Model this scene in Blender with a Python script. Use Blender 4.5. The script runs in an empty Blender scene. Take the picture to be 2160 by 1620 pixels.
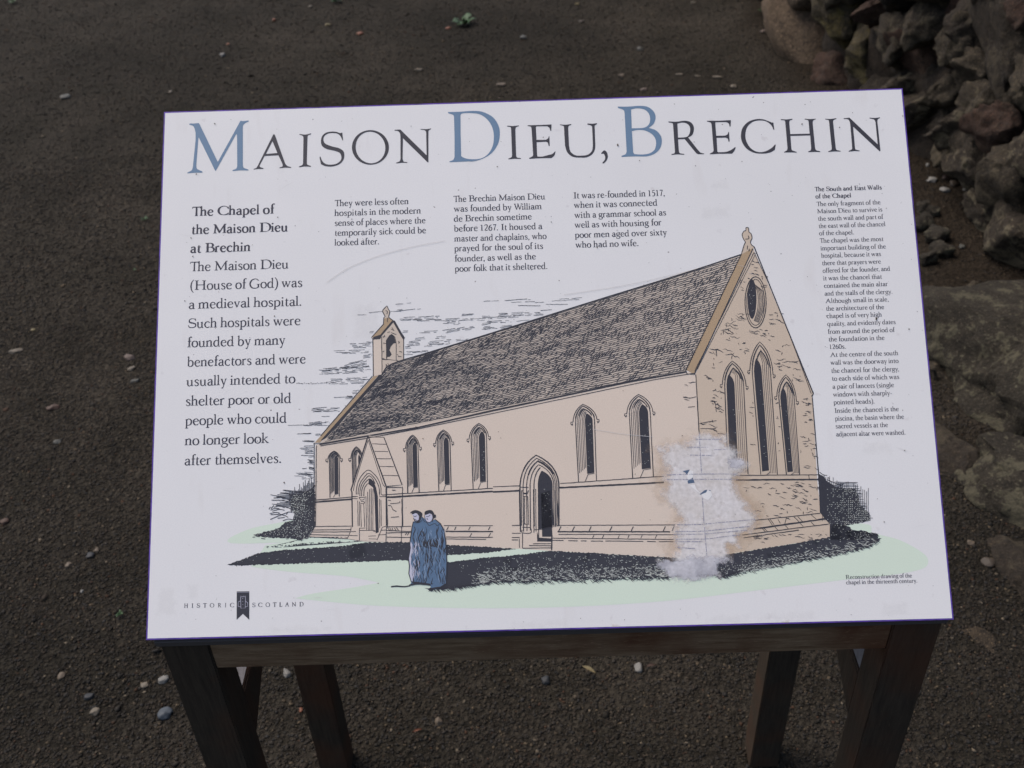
import bpy, math, random, bmesh
import numpy as np
from mathutils import Vector, Matrix, noise
from mathutils.geometry import delaunay_2d_cdt
random.seed(7); np.random.seed(7)
sc = bpy.context.scene
COL = sc.collection

# ---------------------------------------------------------------- camera
CAM_H = 1.70
cam_d = bpy.data.cameras.new('camera'); cam = bpy.data.objects.new('camera', cam_d); COL.objects.link(cam)
cx_, cy_, fw_ = Vector((0.99927, -0.00645, -0.03765)), Vector((0.03388, 0.60484, 0.79562)), Vector((-0.01764, 0.79632, -0.60462))
cam.matrix_world = Matrix(((cx_.x, cy_.x, -fw_.x, 0), (cx_.y, cy_.y, -fw_.y, 0), (cx_.z, cy_.z, -fw_.z, CAM_H), (0, 0, 0, 1)))
cam_d.sensor_width = 36; cam_d.lens = 36.667; cam_d.clip_start = 0.05; cam_d.clip_end = 800
cam_d.dof.use_dof = True; cam_d.dof.focus_distance = 1.10; cam_d.dof.aperture_fstop = 11
sc.camera = cam

# ---------------------------------------------------------------- overcast sky and soft sun
SUN_EL, SUN_AZ = math.radians(58), math.radians(-60)     # azimuth clockwise from +Y
world = bpy.data.worlds.new('World'); sc.world = world; world.use_nodes = True
wn = world.node_tree; bg = wn.nodes['Background']
sky = wn.nodes.new('ShaderNodeTexSky'); sky.sky_type = 'NISHITA'; sky.sun_disc = False
sky.sun_elevation = SUN_EL; sky.sun_rotation = SUN_AZ; sky.air_density = 1.0; sky.dust_density = 4.0; sky.ozone_density = 1.2
wn.links.new(sky.outputs[0], bg.inputs[0]); bg.inputs[1].default_value = 0.13
sun_d = bpy.data.lights.new('sun', 'SUN'); sun_d.energy = 1.5; sun_d.angle = math.radians(40); sun_d.color = (1.0, 0.93, 0.86)
sun = bpy.data.objects.new('sun', sun_d); COL.objects.link(sun)
sd = Vector((math.sin(SUN_AZ) * math.cos(SUN_EL), math.cos(SUN_AZ) * math.cos(SUN_EL), math.sin(SUN_EL)))
sun.rotation_euler = (-sd).to_track_quat('-Z', 'Y').to_euler()
sc.view_settings.view_transform = 'Standard'; sc.view_settings.look = 'None'
sc.view_settings.exposure = 0.64; sc.view_settings.gamma = 1.0; sc.view_settings.use_curve_mapping = False

# ---------------------------------------------------------------- helpers
def tag(o, label=None, cat=None, group=None, kind=None):
    if label: o['label'] = label
    if cat: o['category'] = cat
    if group: o['group'] = group
    if kind: o['kind'] = kind
    return o

def mesh_obj(name, verts, faces, mat, parent=None, smooth=False):
    me = bpy.data.meshes.new(name); me.from_pydata([tuple(v) for v in verts], [], faces); me.update()
    if mat: me.materials.append(mat)
    if smooth: me.polygons.foreach_set('use_smooth', [True] * len(me.polygons))
    o = bpy.data.objects.new(name, me); COL.objects.link(o)
    if parent: o.parent = parent
    return o

def empty(name, loc):
    o = bpy.data.objects.new(name, None); COL.objects.link(o); o.location = loc; o.empty_display_size = 0.05
    return o

class NT:
    """small wrapper that builds a node material"""
    def __init__(self, name):
        self.m = bpy.data.materials.new(name); self.m.use_nodes = True
        self.t = self.m.node_tree; self.b = self.t.nodes['Principled BSDF']; self.o = self.t.nodes['Material Output']
        self.tc = self.n('ShaderNodeTexCoord')
    def n(self, typ, **kw):
        x = self.t.nodes.new(typ)
        for k, v in kw.items(): setattr(x, k, v)
        return x
    def l(self, a, b): self.t.links.new(a, b)
    def noise(self, scale, detail=4, rough=0.55, dist=0.0, vec=None, stretch=None):
        x = self.n('ShaderNodeTexNoise'); x.inputs['Scale'].default_value = scale; x.inputs['Detail'].default_value = detail
        x.inputs['Roughness'].default_value = rough; x.inputs['Distortion'].default_value = dist
        src = vec or self.tc.outputs['Object']
        if stretch:
            mp = self.n('ShaderNodeMapping'); mp.inputs['Scale'].default_value = stretch; self.l(src, mp.inputs[0]); src = mp.outputs[0]
        self.l(src, x.inputs['Vector']); return x.outputs['Fac']
    def vor(self, scale, feature='F1', out='Distance'):
        x = self.n('ShaderNodeTexVoronoi', feature=feature); x.inputs['Scale'].default_value = scale
        self.l(self.tc.outputs['Object'], x.inputs['Vector']); return x.outputs[out]
    def ramp(self, fac, stops):
        x = self.n('ShaderNodeValToRGB'); e = x.color_ramp.elements
        while len(e) < len(stops): e.new(0.5)
        for i, (p, c) in enumerate(stops):
            e[i].position = p; e[i].color = (c, c, c, 1) if isinstance(c, (int, float)) else (*c, 1)
        self.l(fac, x.inputs[0]); return x.outputs[0]
    def mix(self, fac, a, b, blend='MIX'):
        x = self.n('ShaderNodeMix', data_type='RGBA', blend_type=blend)
        for sock, v in ((x.inputs[0], fac), (x.inputs[6], a), (x.inputs[7], b)):
            if hasattr(v, 'links'): self.l(v, sock)
            elif isinstance(v, (int, float)): sock.default_value = v if sock.type == 'VALUE' else (v, v, v, 1)
            else: sock.default_value = (*v, 1)
        return x.outputs[2]
    def math(self, op, a, b=0.5):
        x = self.n('ShaderNodeMath', operation=op)
        for i, v in enumerate((a, b)):
            if hasattr(v, 'links'): self.l(v, x.inputs[i])
            else: x.inputs[i].default_value = v
        return x.outputs[0]
    def bump(self, h, strength, dist, prev=None):
        x = self.n('ShaderNodeBump'); x.inputs['Strength'].default_value = strength; x.inputs['Distance'].default_value = dist
        self.l(h, x.inputs['Height'])
        if prev: self.l(prev, x.inputs['Normal'])
        return x.outputs[0]
    def done(self, color, rough=0.6, normal=None, spec=0.4):
        for sock, v in ((self.b.inputs['Base Color'], color), (self.b.inputs['Roughness'], rough)):
            if hasattr(v, 'links'): self.l(v, sock)
            elif isinstance(v, (int, float)): sock.default_value = v
            else: sock.default_value = (*v, 1)
        if normal: self.l(normal, self.b.inputs['Normal'])
        self.b.inputs['Specular IOR Level'].default_value = spec
        return self.m

# ---------------------------------------------------------------- materials
def print_mat(name, col, var=0.10, rub=0.0, rubcol=(0.01, 0.01, 0.012), rough=0.42):
    """printed colour on the laminate: grain, faint fading, and rubbed darker spots"""
    n = NT(name)
    fine = n.noise(900, 2); broad = n.noise(9, 4)
    lo = tuple(c * (1 - var) for c in col); hi = tuple(min(1, c * (1 + var)) for c in col)
    c = n.mix(n.ramp(fine, [(0.3, 0.0), (0.7, 1.0)]), lo, hi)
    c = n.mix(n.ramp(broad, [(0.35, 0.0), (0.75, 0.35)]), c, tuple(x * 0.93 for x in col))
    if rub: c = n.mix(n.ramp(n.noise(38, 3), [(0.60, 0.0), (0.66, rub)]), c, rubcol)
    return n.done(c, rough, spec=0.35)

def panel_mat():
    n = NT('laminate_white')
    base = (0.662, 0.642, 0.620)
    c = n.mix(n.ramp(n.noise(3.2, 4), [(0.35, 0.0), (0.7, 1.0)]), base, (0.635, 0.615, 0.592))
    c = n.mix(n.ramp(n.noise(700, 2), [(0.3, 0.0), (0.7, 0.35)]), c, (0.55, 0.53, 0.53))
    # yellowish grime streaks running down the slope and scattered scuffs
    c = n.mix(n.ramp(n.noise(14, 5, stretch=(3.0, 0.7, 1)), [(0.60, 0.0), (0.78, 0.35)]), c, (0.53, 0.49, 0.46))
    c = n.mix(n.ramp(n.noise(55, 3, stretch=(1, 1, 1)), [(0.68, 0.0), (0.74, 0.30)]), c, (0.44, 0.40, 0.39))
    c = n.mix(n.ramp(n.noise(160, 2), [(0.745, 0.0), (0.765, 0.75)]), c, (0.12, 0.10, 0.09))
    nb = n.bump(n.noise(260, 3), 0.06, 0.0005)
    return n.done(c, n.ramp(n.noise(20, 3), [(0.3, 0.36), (0.7, 0.5)]), nb, 0.35)

M = {}
M['panel'] = panel_mat()
M['ink'] = print_mat('printed_ink', (0.038, 0.036, 0.050), 0.12)
M['ink_title'] = print_mat('printed_title_ink', (0.042, 0.039, 0.046), 0.12, rub=0.35)
M['line'] = print_mat('printed_drawing_line', (0.036, 0.034, 0.040), 0.15)
M['dark'] = print_mat('printed_drawing_shadow', (0.038, 0.037, 0.044), 0.15, rub=0.55)
M['blue'] = print_mat('printed_blue', (0.125, 0.195, 0.280), 0.05)
M['robe'] = print_mat('printed_robe_blue', (0.090, 0.145, 0.225), 0.10)
M['tan'] = print_mat('printed_tan', (0.580, 0.480, 0.392), 0.06)
M['tan_east'] = print_mat('printed_tan_east', (0.500, 0.400, 0.305), 0.06)
M['tan_roof'] = print_mat('printed_tan_roof', (0.50, 0.415, 0.335), 0.06)
M['ochre'] = print_mat('printed_ochre', (0.36, 0.255, 0.155), 0.06)
M['green'] = print_mat('printed_green', (0.565, 0.635, 0.515), 0.04)
M['pale'] = print_mat('printed_pale', (0.470, 0.455, 0.530), 0.04)
M['lightblue'] = print_mat('printed_grey_blue', (0.075, 0.11, 0.17), 0.1)
M['pinhole'] = print_mat('printed_light_specks', (0.46, 0.47, 0.42), 0.1)
M['dirt'] = NT('dirt_fleck').done((0.055, 0.04, 0.03), 0.9)

def edge_mat():  # panel core and rim colour; its purple imitates lens colour fringing
    n = NT('panel_edge_fringe'); c = n.mix(n.ramp(n.noise(60, 3), [(0.4, 0.0), (0.7, 1.0)]), (0.10, 0.045, 0.30), (0.045, 0.022, 0.14))
    return n.done(c, 0.4)
M['edge'] = edge_mat()
M['lip'] = NT('grey_metal_lip').done((0.050, 0.043, 0.040), 0.55)

def wood_mat(name, c1, c2, rust, axis=(1, 12, 12)):
    n = NT(name)
    g = n.noise(18, 6, 0.6, 0.3, stretch=axis)
    c = n.mix(n.ramp(g, [(0.3, 0.0), (0.7, 1.0)]), c1, c2)
    c = n.mix(n.ramp(n.noise(5.5, 4), [(0.46, 0.0), (0.62, rust)]), c, (0.065, 0.022, 0.008))
    c = n.mix(n.ramp(n.noise(120, 3, stretch=axis), [(0.62, 0.0), (0.75, 0.5)]), c, tuple(x * 2.0 for x in c2))
    return n.done(c, 0.75, n.bump(g, 0.4, 0.002), 0.25)
M['rail'] = wood_mat('weathered_rail_wood', (0.088, 0.050, 0.025), (0.190, 0.128, 0.075), 0.9)
M['leg'] = wood_mat('dark_leg_wood', (0.018, 0.0125, 0.008), (0.040, 0.029, 0.019), 0.55, (12, 12, 1))
def sheet_mat():
    n = NT('translucent_white_sheet'); c = n.mix(n.ramp(n.noise(60, 4), [(0.4, 0.0), (0.7, 1.0)]), (0.22, 0.205, 0.21), (0.16, 0.15, 0.15))
    c = n.mix(n.ramp(n.noise(300, 2), [(0.68, 0.0), (0.73, 0.8)]), c, (0.1, 0.09, 0.08)); n.done(c, 0.5)
    tr = n.n('ShaderNodeBsdfTranslucent'); n.l(c, tr.inputs[0]); mx = n.n('ShaderNodeMixShader'); mx.inputs[0].default_value = 0.7
    n.l(n.b.outputs[0], mx.inputs[1]); n.l(tr.outputs[0], mx.inputs[2]); n.l(mx.outputs[0], n.o.inputs[0]); return n.m
M['plate'] = sheet_mat()

def soil(n):
    """shared dark gravelly earth colour"""
    o = n.tc.outputs['Object']
    c = n.mix(n.ramp(n.noise(1.1, 5), [(0.35, 0.0), (0.7, 1.0)]), (0.0155, 0.0134, 0.0105), (0.0340, 0.0285, 0.0220))
    c = n.mix(n.ramp(n.noise(5, 5), [(0.4, 0.0), (0.75, 0.6)]), c, (0.0125, 0.0112, 0.0080))
    sp = n.n('ShaderNodeSeparateXYZ'); n.l(o, sp.inputs[0])
    w = n.math('ADD', sp.outputs[0], n.math('MULTIPLY', n.noise(2.5, 3), 0.5))
    return n.mix(n.ramp(n.math('MULTIPLY', w, 0.5), [(0.62, 0.0), (0.76, 0.8)]), c, (0.0135, 0.0095, 0.0062))
def ground_mat():
    n = NT('gravel_earth'); c = soil(n)
    cells = n.ramp(n.vor(130, 'F1', 'Color'), [(0.2, 0.25), (0.8, 0.75)])
    c = n.mix(0.8, c, cells, 'SOFT_LIGHT')
    c = n.mix(n.ramp(n.noise(330, 2), [(0.62, 0.0), (0.72, 0.5)]), c, (0.055, 0.045, 0.03))
    h1 = n.vor(110); h2 = n.noise(40, 5)
    nb = n.bump(h1, 0.9, 0.006); nb = n.bump(h2, 0.6, 0.012, nb)
    return n.done(c, 1.0, nb, 0.08)
M['ground'] = ground_mat()
def gravel_mat():
    n = NT('gravel_chips'); at = n.n('ShaderNodeAttribute', attribute_name='shade')
    c = n.mix(0.42, soil(n), at.outputs['Color'])
    return n.done(c, 0.9, None, 0.15)
M['gravel'] = gravel_mat()

def rock_mat(name, c1, c2, lichen, lcol=(0.12, 0.112, 0.09), scale=9, ygreen=0.0):
    n = NT(name)
    c = n.mix(n.ramp(n.noise(scale, 6, 0.65), [(0.3, 0.0), (0.72, 1.0)]), c1, c2)
    c = n.mix(n.ramp(n.noise(3.0, 3), [(0.45, 0.0), (0.65, 0.5)]), c, tuple(x * 0.55 for x in c1))
    if ygreen: c = n.mix(n.ramp(n.noise(7, 5, 0.7), [(0.47, 0.0), (0.58, ygreen)]), c, (0.085, 0.074, 0.018))
    if lichen:
        big = n.ramp(n.noise(11, 5, 0.7), [(0.52, 0.0), (0.56, lichen)])
        c = n.mix(big, c, lcol)
        c = n.mix(n.ramp(n.noise(75, 3), [(0.62, 0.0), (0.67, lichen)]), c, tuple(x * 1.2 for x in lcol))
    sp = n.noise(48, 6, 0.75); c = n.mix(n.ramp(sp, [(0.36, 0.75), (0.52, 0.0)]), c, (0.009, 0.007, 0.005))
    c = n.mix(n.ramp(n.noise(210, 3), [(0.60, 0.0), (0.68, 0.75)]), c, tuple(x * 2.8 for x in c2))
    c = n.mix(1.0, c, (1.0, 0.88, 0.68), 'MULTIPLY')
    h = n.noise(scale * 4, 8, 0.7)
    return n.done(c, 0.9, n.bump(n.noise(130, 4), 0.6, 0.004, n.bump(h, 1.0, 0.022)), 0.35)
M['r_grey'] = rock_mat('grey_rubble', (0.024, 0.020, 0.0155), (0.052, 0.045, 0.035), 0.30)
M['r_dark'] = rock_mat('dark_rubble', (0.015, 0.012, 0.0095), (0.031, 0.025, 0.0195), 0.20)
M['r_red'] = rock_mat('red_sandstone', (0.030, 0.0175, 0.014), (0.056, 0.033, 0.027), 0.1)
M['r_pink'] = rock_mat('smooth_pink_grey_stone', (0.075, 0.058, 0.047), (0.115, 0.092, 0.075), 0.0, scale=5)
M['r_yellow'] = rock_mat('yellow_lichen_stone', (0.032, 0.028, 0.019), (0.062, 0.056, 0.040), 0.25, ygreen=0.7)
M['r_lichen'] = rock_mat('white_lichen_stone', (0.022, 0.018, 0.0145), (0.045, 0.038, 0.031), 0.8, (0.115, 0.11, 0.09))
M['r_block'] = rock_mat('lichened_block', (0.018, 0.016, 0.013), (0.038, 0.035, 0.029), 0.7, (0.098, 0.100, 0.082), 11)
M['r_core'] = rock_mat('earth_mortar', (0.014, 0.011, 0.009), (0.034, 0.026, 0.020), 0.0)
M['r_slab'] = rock_mat('buried_flat_slab', (0.036, 0.028, 0.021), (0.052, 0.042, 0.032), 0.0)
def leaf_mat():
    n = NT('weed_leaf'); return n.done(n.mix(n.noise(60, 2), (0.012, 0.040, 0.009), (0.028, 0.072, 0.017)), 0.6)
M['leaf'] = leaf_mat()
def simple(name, c, v=0.35, rough=0.65):
    n = NT(name); return n.done(n.mix(n.noise(90, 4), tuple(x * (1 - v) for x in c), tuple(x * (1 + v) for x in c)), rough, n.bump(n.noise(200, 3), 0.3, 0.001))
PEB = {k: simple('pebble_' + k, c) for k, c in dict(white=(0.125, 0.118, 0.106), cream=(0.095, 0.077, 0.055), tan=(0.078, 0.058, 0.039),
       pink=(0.082, 0.058, 0.046), grey=(0.050, 0.049, 0.042), blue=(0.040, 0.048, 0.058), black=(0.012, 0.013, 0.015),
       rust=(0.045, 0.023, 0.014), orange=(0.11, 0.036, 0.015), brown=(0.035, 0.026, 0.018), straw=(0.11, 0.085, 0.035)).items()}

# ---------------------------------------------------------------- ground
def gh(x, y):
    h = 0.016 * (noise.noise(Vector((x * 0.9, y * 0.9, 1.3)))) + 0.007 * noise.noise(Vector((x * 4, y * 4, 7.1)))
    fade = max(0.0, min(1.0, (x - 0.95) / 0.5)); near = max(0.0, min(1.0, (y - 1.9) / 0.6))
    return h + 0.05 * fade * near * max(0.0, 1 - max(0.0, y - 5.0))
def axis_vals(lo, hi, step, far):
    v = list(np.arange(lo, hi + 1e-6, step)); s = step
    a = lo; b = hi; L = []; R = []
    while a > -far: s *= 1.35; a -= s; L.append(a)
    s = step
    while b < far: s *= 1.35; b += s; R.append(b)
    return L[::-1] + v + R
gx = axis_vals(-3.6, 2.4, 0.04, 300); gy = axis_vals(0.2, 6.6, 0.04, 300)
gv = [(x, y, gh(x, y) if -8 < x < 8 and -3 < y < 12 else 0.0) for y in gy for x in gx]; nx = len(gx)
gf = [(j * nx + i, j * nx + i + 1, (j + 1) * nx + i + 1, (j + 1) * nx + i) for j in range(len(gy) - 1) for i in range(nx - 1)]
tag(mesh_obj('ground', gv, gf, M['ground'], smooth=True), kind='structure')

# gravel chips: tens of thousands of small angular stones, one object
def scatter():
    pts = []
    rng = np.random.default_rng(3)
    def band(y0, y1, dens, s0, s1):
        xw0, xw1 = -0.56 * y1 - 0.45, 0.56 * y1 + 0.45
        nn = int((xw1 - xw0) * (y1 - y0) * dens)
        x = rng.uniform(xw0, xw1, nn); y = rng.uniform(y0, y1, nn)
        k = (np.abs(x) < 0.56 * y + 0.45) & (x < 1.62) & ((x < 1.12) | (y < 2.2) | (rng.random(nn) < 0.25))
        x, y = x[k], y[k]
        s = s0 + (s1 - s0) * rng.random(len(x)) ** 2.2
        pts.append(np.stack([x, y, s], 1))
    band(0.85, 1.7, 40000, 0.0014, 0.0050); band(1.7, 2.6, 24000, 0.0020, 0.0052); band(2.6, 3.8, 8000, 0.003, 0.0065); band(3.8, 6.6, 2300, 0.003, 0.0075)
    band(0.85, 2.6, 110, 0.005, 0.010); band(2.6, 6.6, 60, 0.006, 0.012)
    return np.concatenate(pts)
P = scatter(); NP = len(P); rng = np.random.default_rng(5)
octv = np.array([(1, 0, 0), (0, 1, 0), (-1, 0, 0), (0, -1, 0), (0, 0, 1), (0, 0, -1)], float)
octf = np.array([(0, 1, 4), (1, 2, 4), (2, 3, 4), (3, 0, 4), (1, 0, 5), (2, 1, 5), (3, 2, 5), (0, 3, 5)])
ang = rng.uniform(0, 2 * np.pi, NP); tl = rng.normal(0, 0.35, NP)
V = octv[None] * rng.uniform(0.6, 1.15, (NP, 6, 1)) + rng.normal(0, 0.16, (NP, 6, 3))
V[:, :, 0] *= 1.25; V[:, :, 2] *= 0.62
ca, sa, ct, st = np.cos(ang)[:, None], np.sin(ang)[:, None], np.cos(tl)[:, None], np.sin(tl)[:, None]
X, Y, Z = V[:, :, 0], V[:, :, 1], V[:, :, 2]
Y, Z = Y * ct - Z * st, Y * st + Z * ct
X, Y = X * ca - Y * sa, X * sa + Y * ca
S = P[:, 2:3]
Zg = np.array([gh(x, y) for x, y in P[:, :2]])[:, None]
V = np.stack([X * S + P[:, 0:1], Y * S + P[:, 1:2], Z * S + Zg + S * 0.12], 2).reshape(-1, 3)
F = (octf[None] + (np.arange(NP) * 6)[:, None, None]).reshape(-1)
me = bpy.data.meshes.new('gravel'); nF = len(F) // 3
me.vertices.add(len(V)); me.vertices.foreach_set('co', V.astype(np.float32).ravel())
me.loops.add(len(F)); me.loops.foreach_set('vertex_index', F.astype(np.int32))
me.polygons.add(nF); me.polygons.foreach_set('loop_start', np.arange(0, len(F), 3, dtype=np.int32)); me.polygons.foreach_set('loop_total', np.full(nF, 3, np.int32))
me.update(calc_edges=True)
pal = np.array([(0.030, 0.027, 0.026), (0.045, 0.042, 0.042), (0.060, 0.046, 0.038), (0.034, 0.036, 0.042), (0.080, 0.064, 0.050), (0.16, 0.125, 0.085), (0.10, 0.048, 0.028), (0.012, 0.011, 0.010), (0.26, 0.22, 0.17)])
pk = rng.choice(9, NP, p=[.22, .20, .14, .12, .10, .055, .02, .13, .015])
colr = pal[pk] * rng.uniform(0.36, 0.88, (NP, 1)) * np.array([1.08, 1.02, 0.92])
att = me.attributes.new('shade', 'FLOAT_COLOR', 'POINT')
att.data.foreach_set('color', np.concatenate([np.repeat(colr, 6, 0), np.ones((NP * 6, 1))], 1).astype(np.float32).ravel())
me.materials.append(M['gravel']); go = bpy.data.objects.new('gravel', me); COL.objects.link(go)
tag(go, 'fine dark grey-brown gravel chips covering the ground', 'gravel', kind='stuff')

# ---------------------------------------------------------------- rounded and angular stones
def stone_mesh(name, sx, sy, sz, seed, sub=3, rough=0.22, blocky=0.0, freq=1.5, facets=0):
    bm = bmesh.new(); bmesh.ops.create_icosphere(bm, subdivisions=sub, radius=1)
    off = Vector((seed * 3.7, seed * 1.3, seed * 2.1)); q_ = random.Random(seed); cuts = []
    for _ in range(int(facets)):
        pn = Vector((q_.gauss(0, 1), q_.gauss(0, 1), q_.gauss(0, 1))).normalized(); cuts.append((pn, q_.uniform(0.58, 0.9)))
    for v in bm.verts:
        p = v.co.copy()
        if blocky:
            m = max(abs(p.x), abs(p.y), abs(p.z)); q = p / m
            p = p.lerp(q, blocky)
        for pn, pd in cuts:
            q = p.dot(pn)
            if q > pd: p = p - pn * (q - pd) * 0.93
        d = 1 + rough * noise.noise(p * freq + off) + rough * 0.45 * noise.noise(p * freq * 2.7 + off) + rough * 0.32 * noise.noise(p * freq * 6 + off) + rough * 0.18 * noise.noise(p * freq * 15 + off)
        v.co = Vector((p.x * d * sx, p.y * d * sy, p.z * d * sz))
    me = bpy.data.meshes.new(name); bm.to_mesh(me); bm.free()
    me.polygons.foreach_set('use_smooth', [True] * len(me.polygons)); return me

# ---------------------------------------------------------------- rubble wall on the right
ZA, ZB = Vector((1.27, 5.25, 0)), Vector((1.58, 2.75, 0))
wall = empty('stone_wall', (1.42, 4.0, 0))
tag(wall, 'dark rubble stone wall with lichen patches rising behind the sign', 'stone wall')
wd = (ZB - ZA).normalized(); wnrm = Vector((wd.y, -wd.x, 0))
if wnrm.x > 0: wnrm = -wnrm
def wall_pt(t, z, out=0.0):   # t metres along the foot from the far end
    return ZA + wd * t + Vector((0, 0, z)) + wnrm * out
core_v = []; core_f = []
NT_, NZ_ = 90, 60
for j in range(NZ_ + 1):
    for i in range(NT_ + 1):
        t = -2.0 + 6.2 * i / NT_; z = -0.1 + 2.5 * j / NZ_
        p = wall_pt(t, z, 0.055 + 0.07 * noise.noise(Vector((t * 5, z * 5, 2))) + 0.03 * noise.noise(Vector((t * 16, z * 16, 5))))
        core_v.append(p - wall.location)
for j in range(NZ_):
    for i in range(NT_):
        a = j * (NT_ + 1) + i; core_f.append((a, a + 1, a + NT_ + 2, a + NT_ + 1))
# back, top and ends close the core
nb = len(core_v)
for (t, z) in ((-2.0, -0.1), (4.2, -0.1), (4.2, 2.4), (-2.0, 2.4)): core_v.append(wall_pt(t, z, -0.7) - wall.location)
top0 = NZ_ * (NT_ + 1)
core_f += [(nb, nb + 3, nb + 2, nb + 1)]
core_f += [tuple([top0 + i for i in range(NT_ + 1)] + [nb + 2, nb + 3])]
core_f += [tuple([j * (NT_ + 1) for j in range(NZ_, -1, -1)] + [nb, nb + 3])]
core_f += [tuple([j * (NT_ + 1) + NT_ for j in range(NZ_ + 1)] + [nb + 2, nb + 1])]
mesh_obj('wall_core', core_v, core_f, M['r_core'], wall, True)

EYE = Vector((0, 0, CAM_H))
def pix_ray(px, py): return ((px - 1080) / 2200) * cx_ - ((py - 810) / 2200) * cy_ + fw_
def on_wall(px, py, out=0.0):
    r = pix_ray(px, py); p0 = ZA + wnrm * out
    return EYE + r * ((p0 - EYE).dot(wnrm) / r.dot(wnrm))
def on_ground(px, py, z=0.0):
    r = pix_ray(px, py); return EYE + r * ((z - CAM_H) / r.z)
def wall_stone(px, py, rw, rh, rotdeg, mat, out=0.05, depth=0.13, seed=0, blocky=0.35, rough=0.25, facets=13):
    """rw, rh are half sizes in photo pixels along and up the wall face"""
    p = on_wall(px, py, out); d = (p - EYE).dot(fw_); s = d / 2200
    me = stone_mesh('stone', rw * s, depth, rh * s, seed, 4, rough, blocky, 1.5, facets)
    me.materials.append(M[mat]); o = bpy.data.objects.new('stone', me); COL.objects.link(o)
    xa, ya, za = cx_, fw_, cy_
    R = Matrix((xa, ya, za)).transposed().to_4x4() @ Matrix.Rotation(math.radians(rotdeg), 4, 'Y')
    o.matrix_world = Matrix.Translation(p) @ R
    o.parent = wall; o.matrix_parent_inverse = Matrix.Translation(-wall.location)
    return o
WS = [  # px, py, half width, half height, rotation, material, outward, depth
 (1702, 75, 50, 96, -22, 'r_pink', .10, .13), (1775, 32, 38, 58, -16, 'r_yellow', .10, .12), (1772, 158, 50, 44, 12, 'r_red', .06, .12),
 (1825, 112, 27, 56, -8, 'r_yellow', .08, .12), (1898, 78, 34, 46, 4, 'r_grey', .11, .12), (1872, 12, 52, 22, -8, 'r_red', .08, .12),
 (1962, 46, 46, 44, -14, 'r_grey', .12, .12), (1950, 118, 22, 66, -40, 'r_red', .08, .11), (1992, 108, 18, 66, -38, 'r_red', .06, .11),
 (2025, 104, 32, 36, -6, 'r_grey', .13, .12), (2062, 45, 54, 50, -12, 'r_dark', .10, .13), (2075, 156, 36, 46, -32, 'r_grey', .10, .12),
 (2135, 95, 36, 90, -14, 'r_dark', .12, .13), (1930, 178, 62, 32, -22, 'r_lichen', .05, .12), (2000, 198, 34, 24, -24, 'r_grey', .08, .12),
 (2070, 218, 32, 32, 0, 'r_grey', .14, .11), (1955, 232, 50, 30, -12, 'r_lichen', .06, .12), (2048, 268, 50, 34, -22, 'r_lichen', .12, .13),
 (2022, 310, 40, 30, -4, 'r_grey', .05, .12), (2118, 275, 32, 66, -40, 'r_red', .13, .12), (2062, 352, 36, 72, -38, 'r_lichen', .13, .13),
 (2130, 380, 36, 70, -24, 'r_grey', .15, .13), (2150, 500, 40, 62, -22, 'r_lichen', .16, .14), (2092, 452, 30, 44, -30, 'r_lichen', .12, .12),
 (1905, 268, 40, 24, -10, 'r_dark', .0, .12), (1860, 190, 30, 34, -10, 'r_dark', .05, .12), (1640, -40, 44, 60, -10, 'r_grey', .06, .12),
 (1720, -50, 50, 50, -10, 'r_pink', .08, .12), (1800, -40, 46, 40, 0, 'r_grey', .1, .12), (1900, -40, 54, 36, 6, 'r_dark', .1, .12),
 (2000, -30, 54, 38, -10, 'r_grey', .12, .12), (2110, -30, 54, 44, -10, 'r_dark', .12, .12), (2200, 10, 50, 54, -10, 'r_red', .12, .12),
 (2215, 180, 50, 70, -20, 'r_grey', .14, .13), (2200, 330, 44, 60, -30, 'r_lichen', .15, .13), (2230, 460, 54, 60, -20, 'r_grey', .16, .13),
 (1920, 140, 20, 24, 20, 'r_dark', .05, .10), (2110, 190, 18, 34, -30, 'r_dark', .09, .10), (2000, 255, 22, 16, -10, 'r_dark', .06, .10),
 (2155, 215, 22, 34, -30, 'r_grey', .12, .10), (1975, 160, 18, 22, -30, 'r_dark', .06, .09), (2020, 20, 20, 26, -10, 'r_red', .09, .10)]
for k, (px, py, rw, rh, rot, mt, out, dep) in enumerate(WS):
    wall_stone(px, py, rw * 1.42, rh * 1.42, rot, mt, out * 0.8, dep * 1.05, k + 1, 0.3 if mt == 'r_pink' else 0.6, 0.12 if mt == 'r_pink' else 0.30, 5 if mt == 'r_pink' else 14)
# stones of the wall further up and nearer the viewer, beyond the frame
rr = random.Random(4)
for k in range(46):
    t = rr.uniform(-0.8, 4.0); z = rr.uniform(0.05, 2.3)
    p = wall_pt(t, z, 0.08)
    q = p - EYE; dz = q.dot(fw_); ix, iy = 1080 + 2200 * q.dot(cx_) / dz, 810 - 2200 * q.dot(cy_) / dz
    if dz > 0 and -60 < iy < 620 and ix < 2240: continue
    me = stone_mesh('stone', rr.uniform(.10, .2), .13, rr.uniform(.07, .13), 60 + k, 2, 0.3, 0.5)
    me.materials.append(M[rr.choice(['r_grey', 'r_dark', 'r_lichen', 'r_red'])])
    o = bpy.data.objects.new('stone', me); COL.objects.link(o)
    o.matrix_world = Matrix.Translation(p) @ Matrix((wd, wnrm.cross(Vector((0, 0, 1))).cross(Vector((0, 0, 1))) * -1, Vector((0, 0, 1)))).transposed().to_4x4()
    o.parent = wall; o.matrix_parent_inverse = Matrix.Translation(-wall.location)

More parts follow.
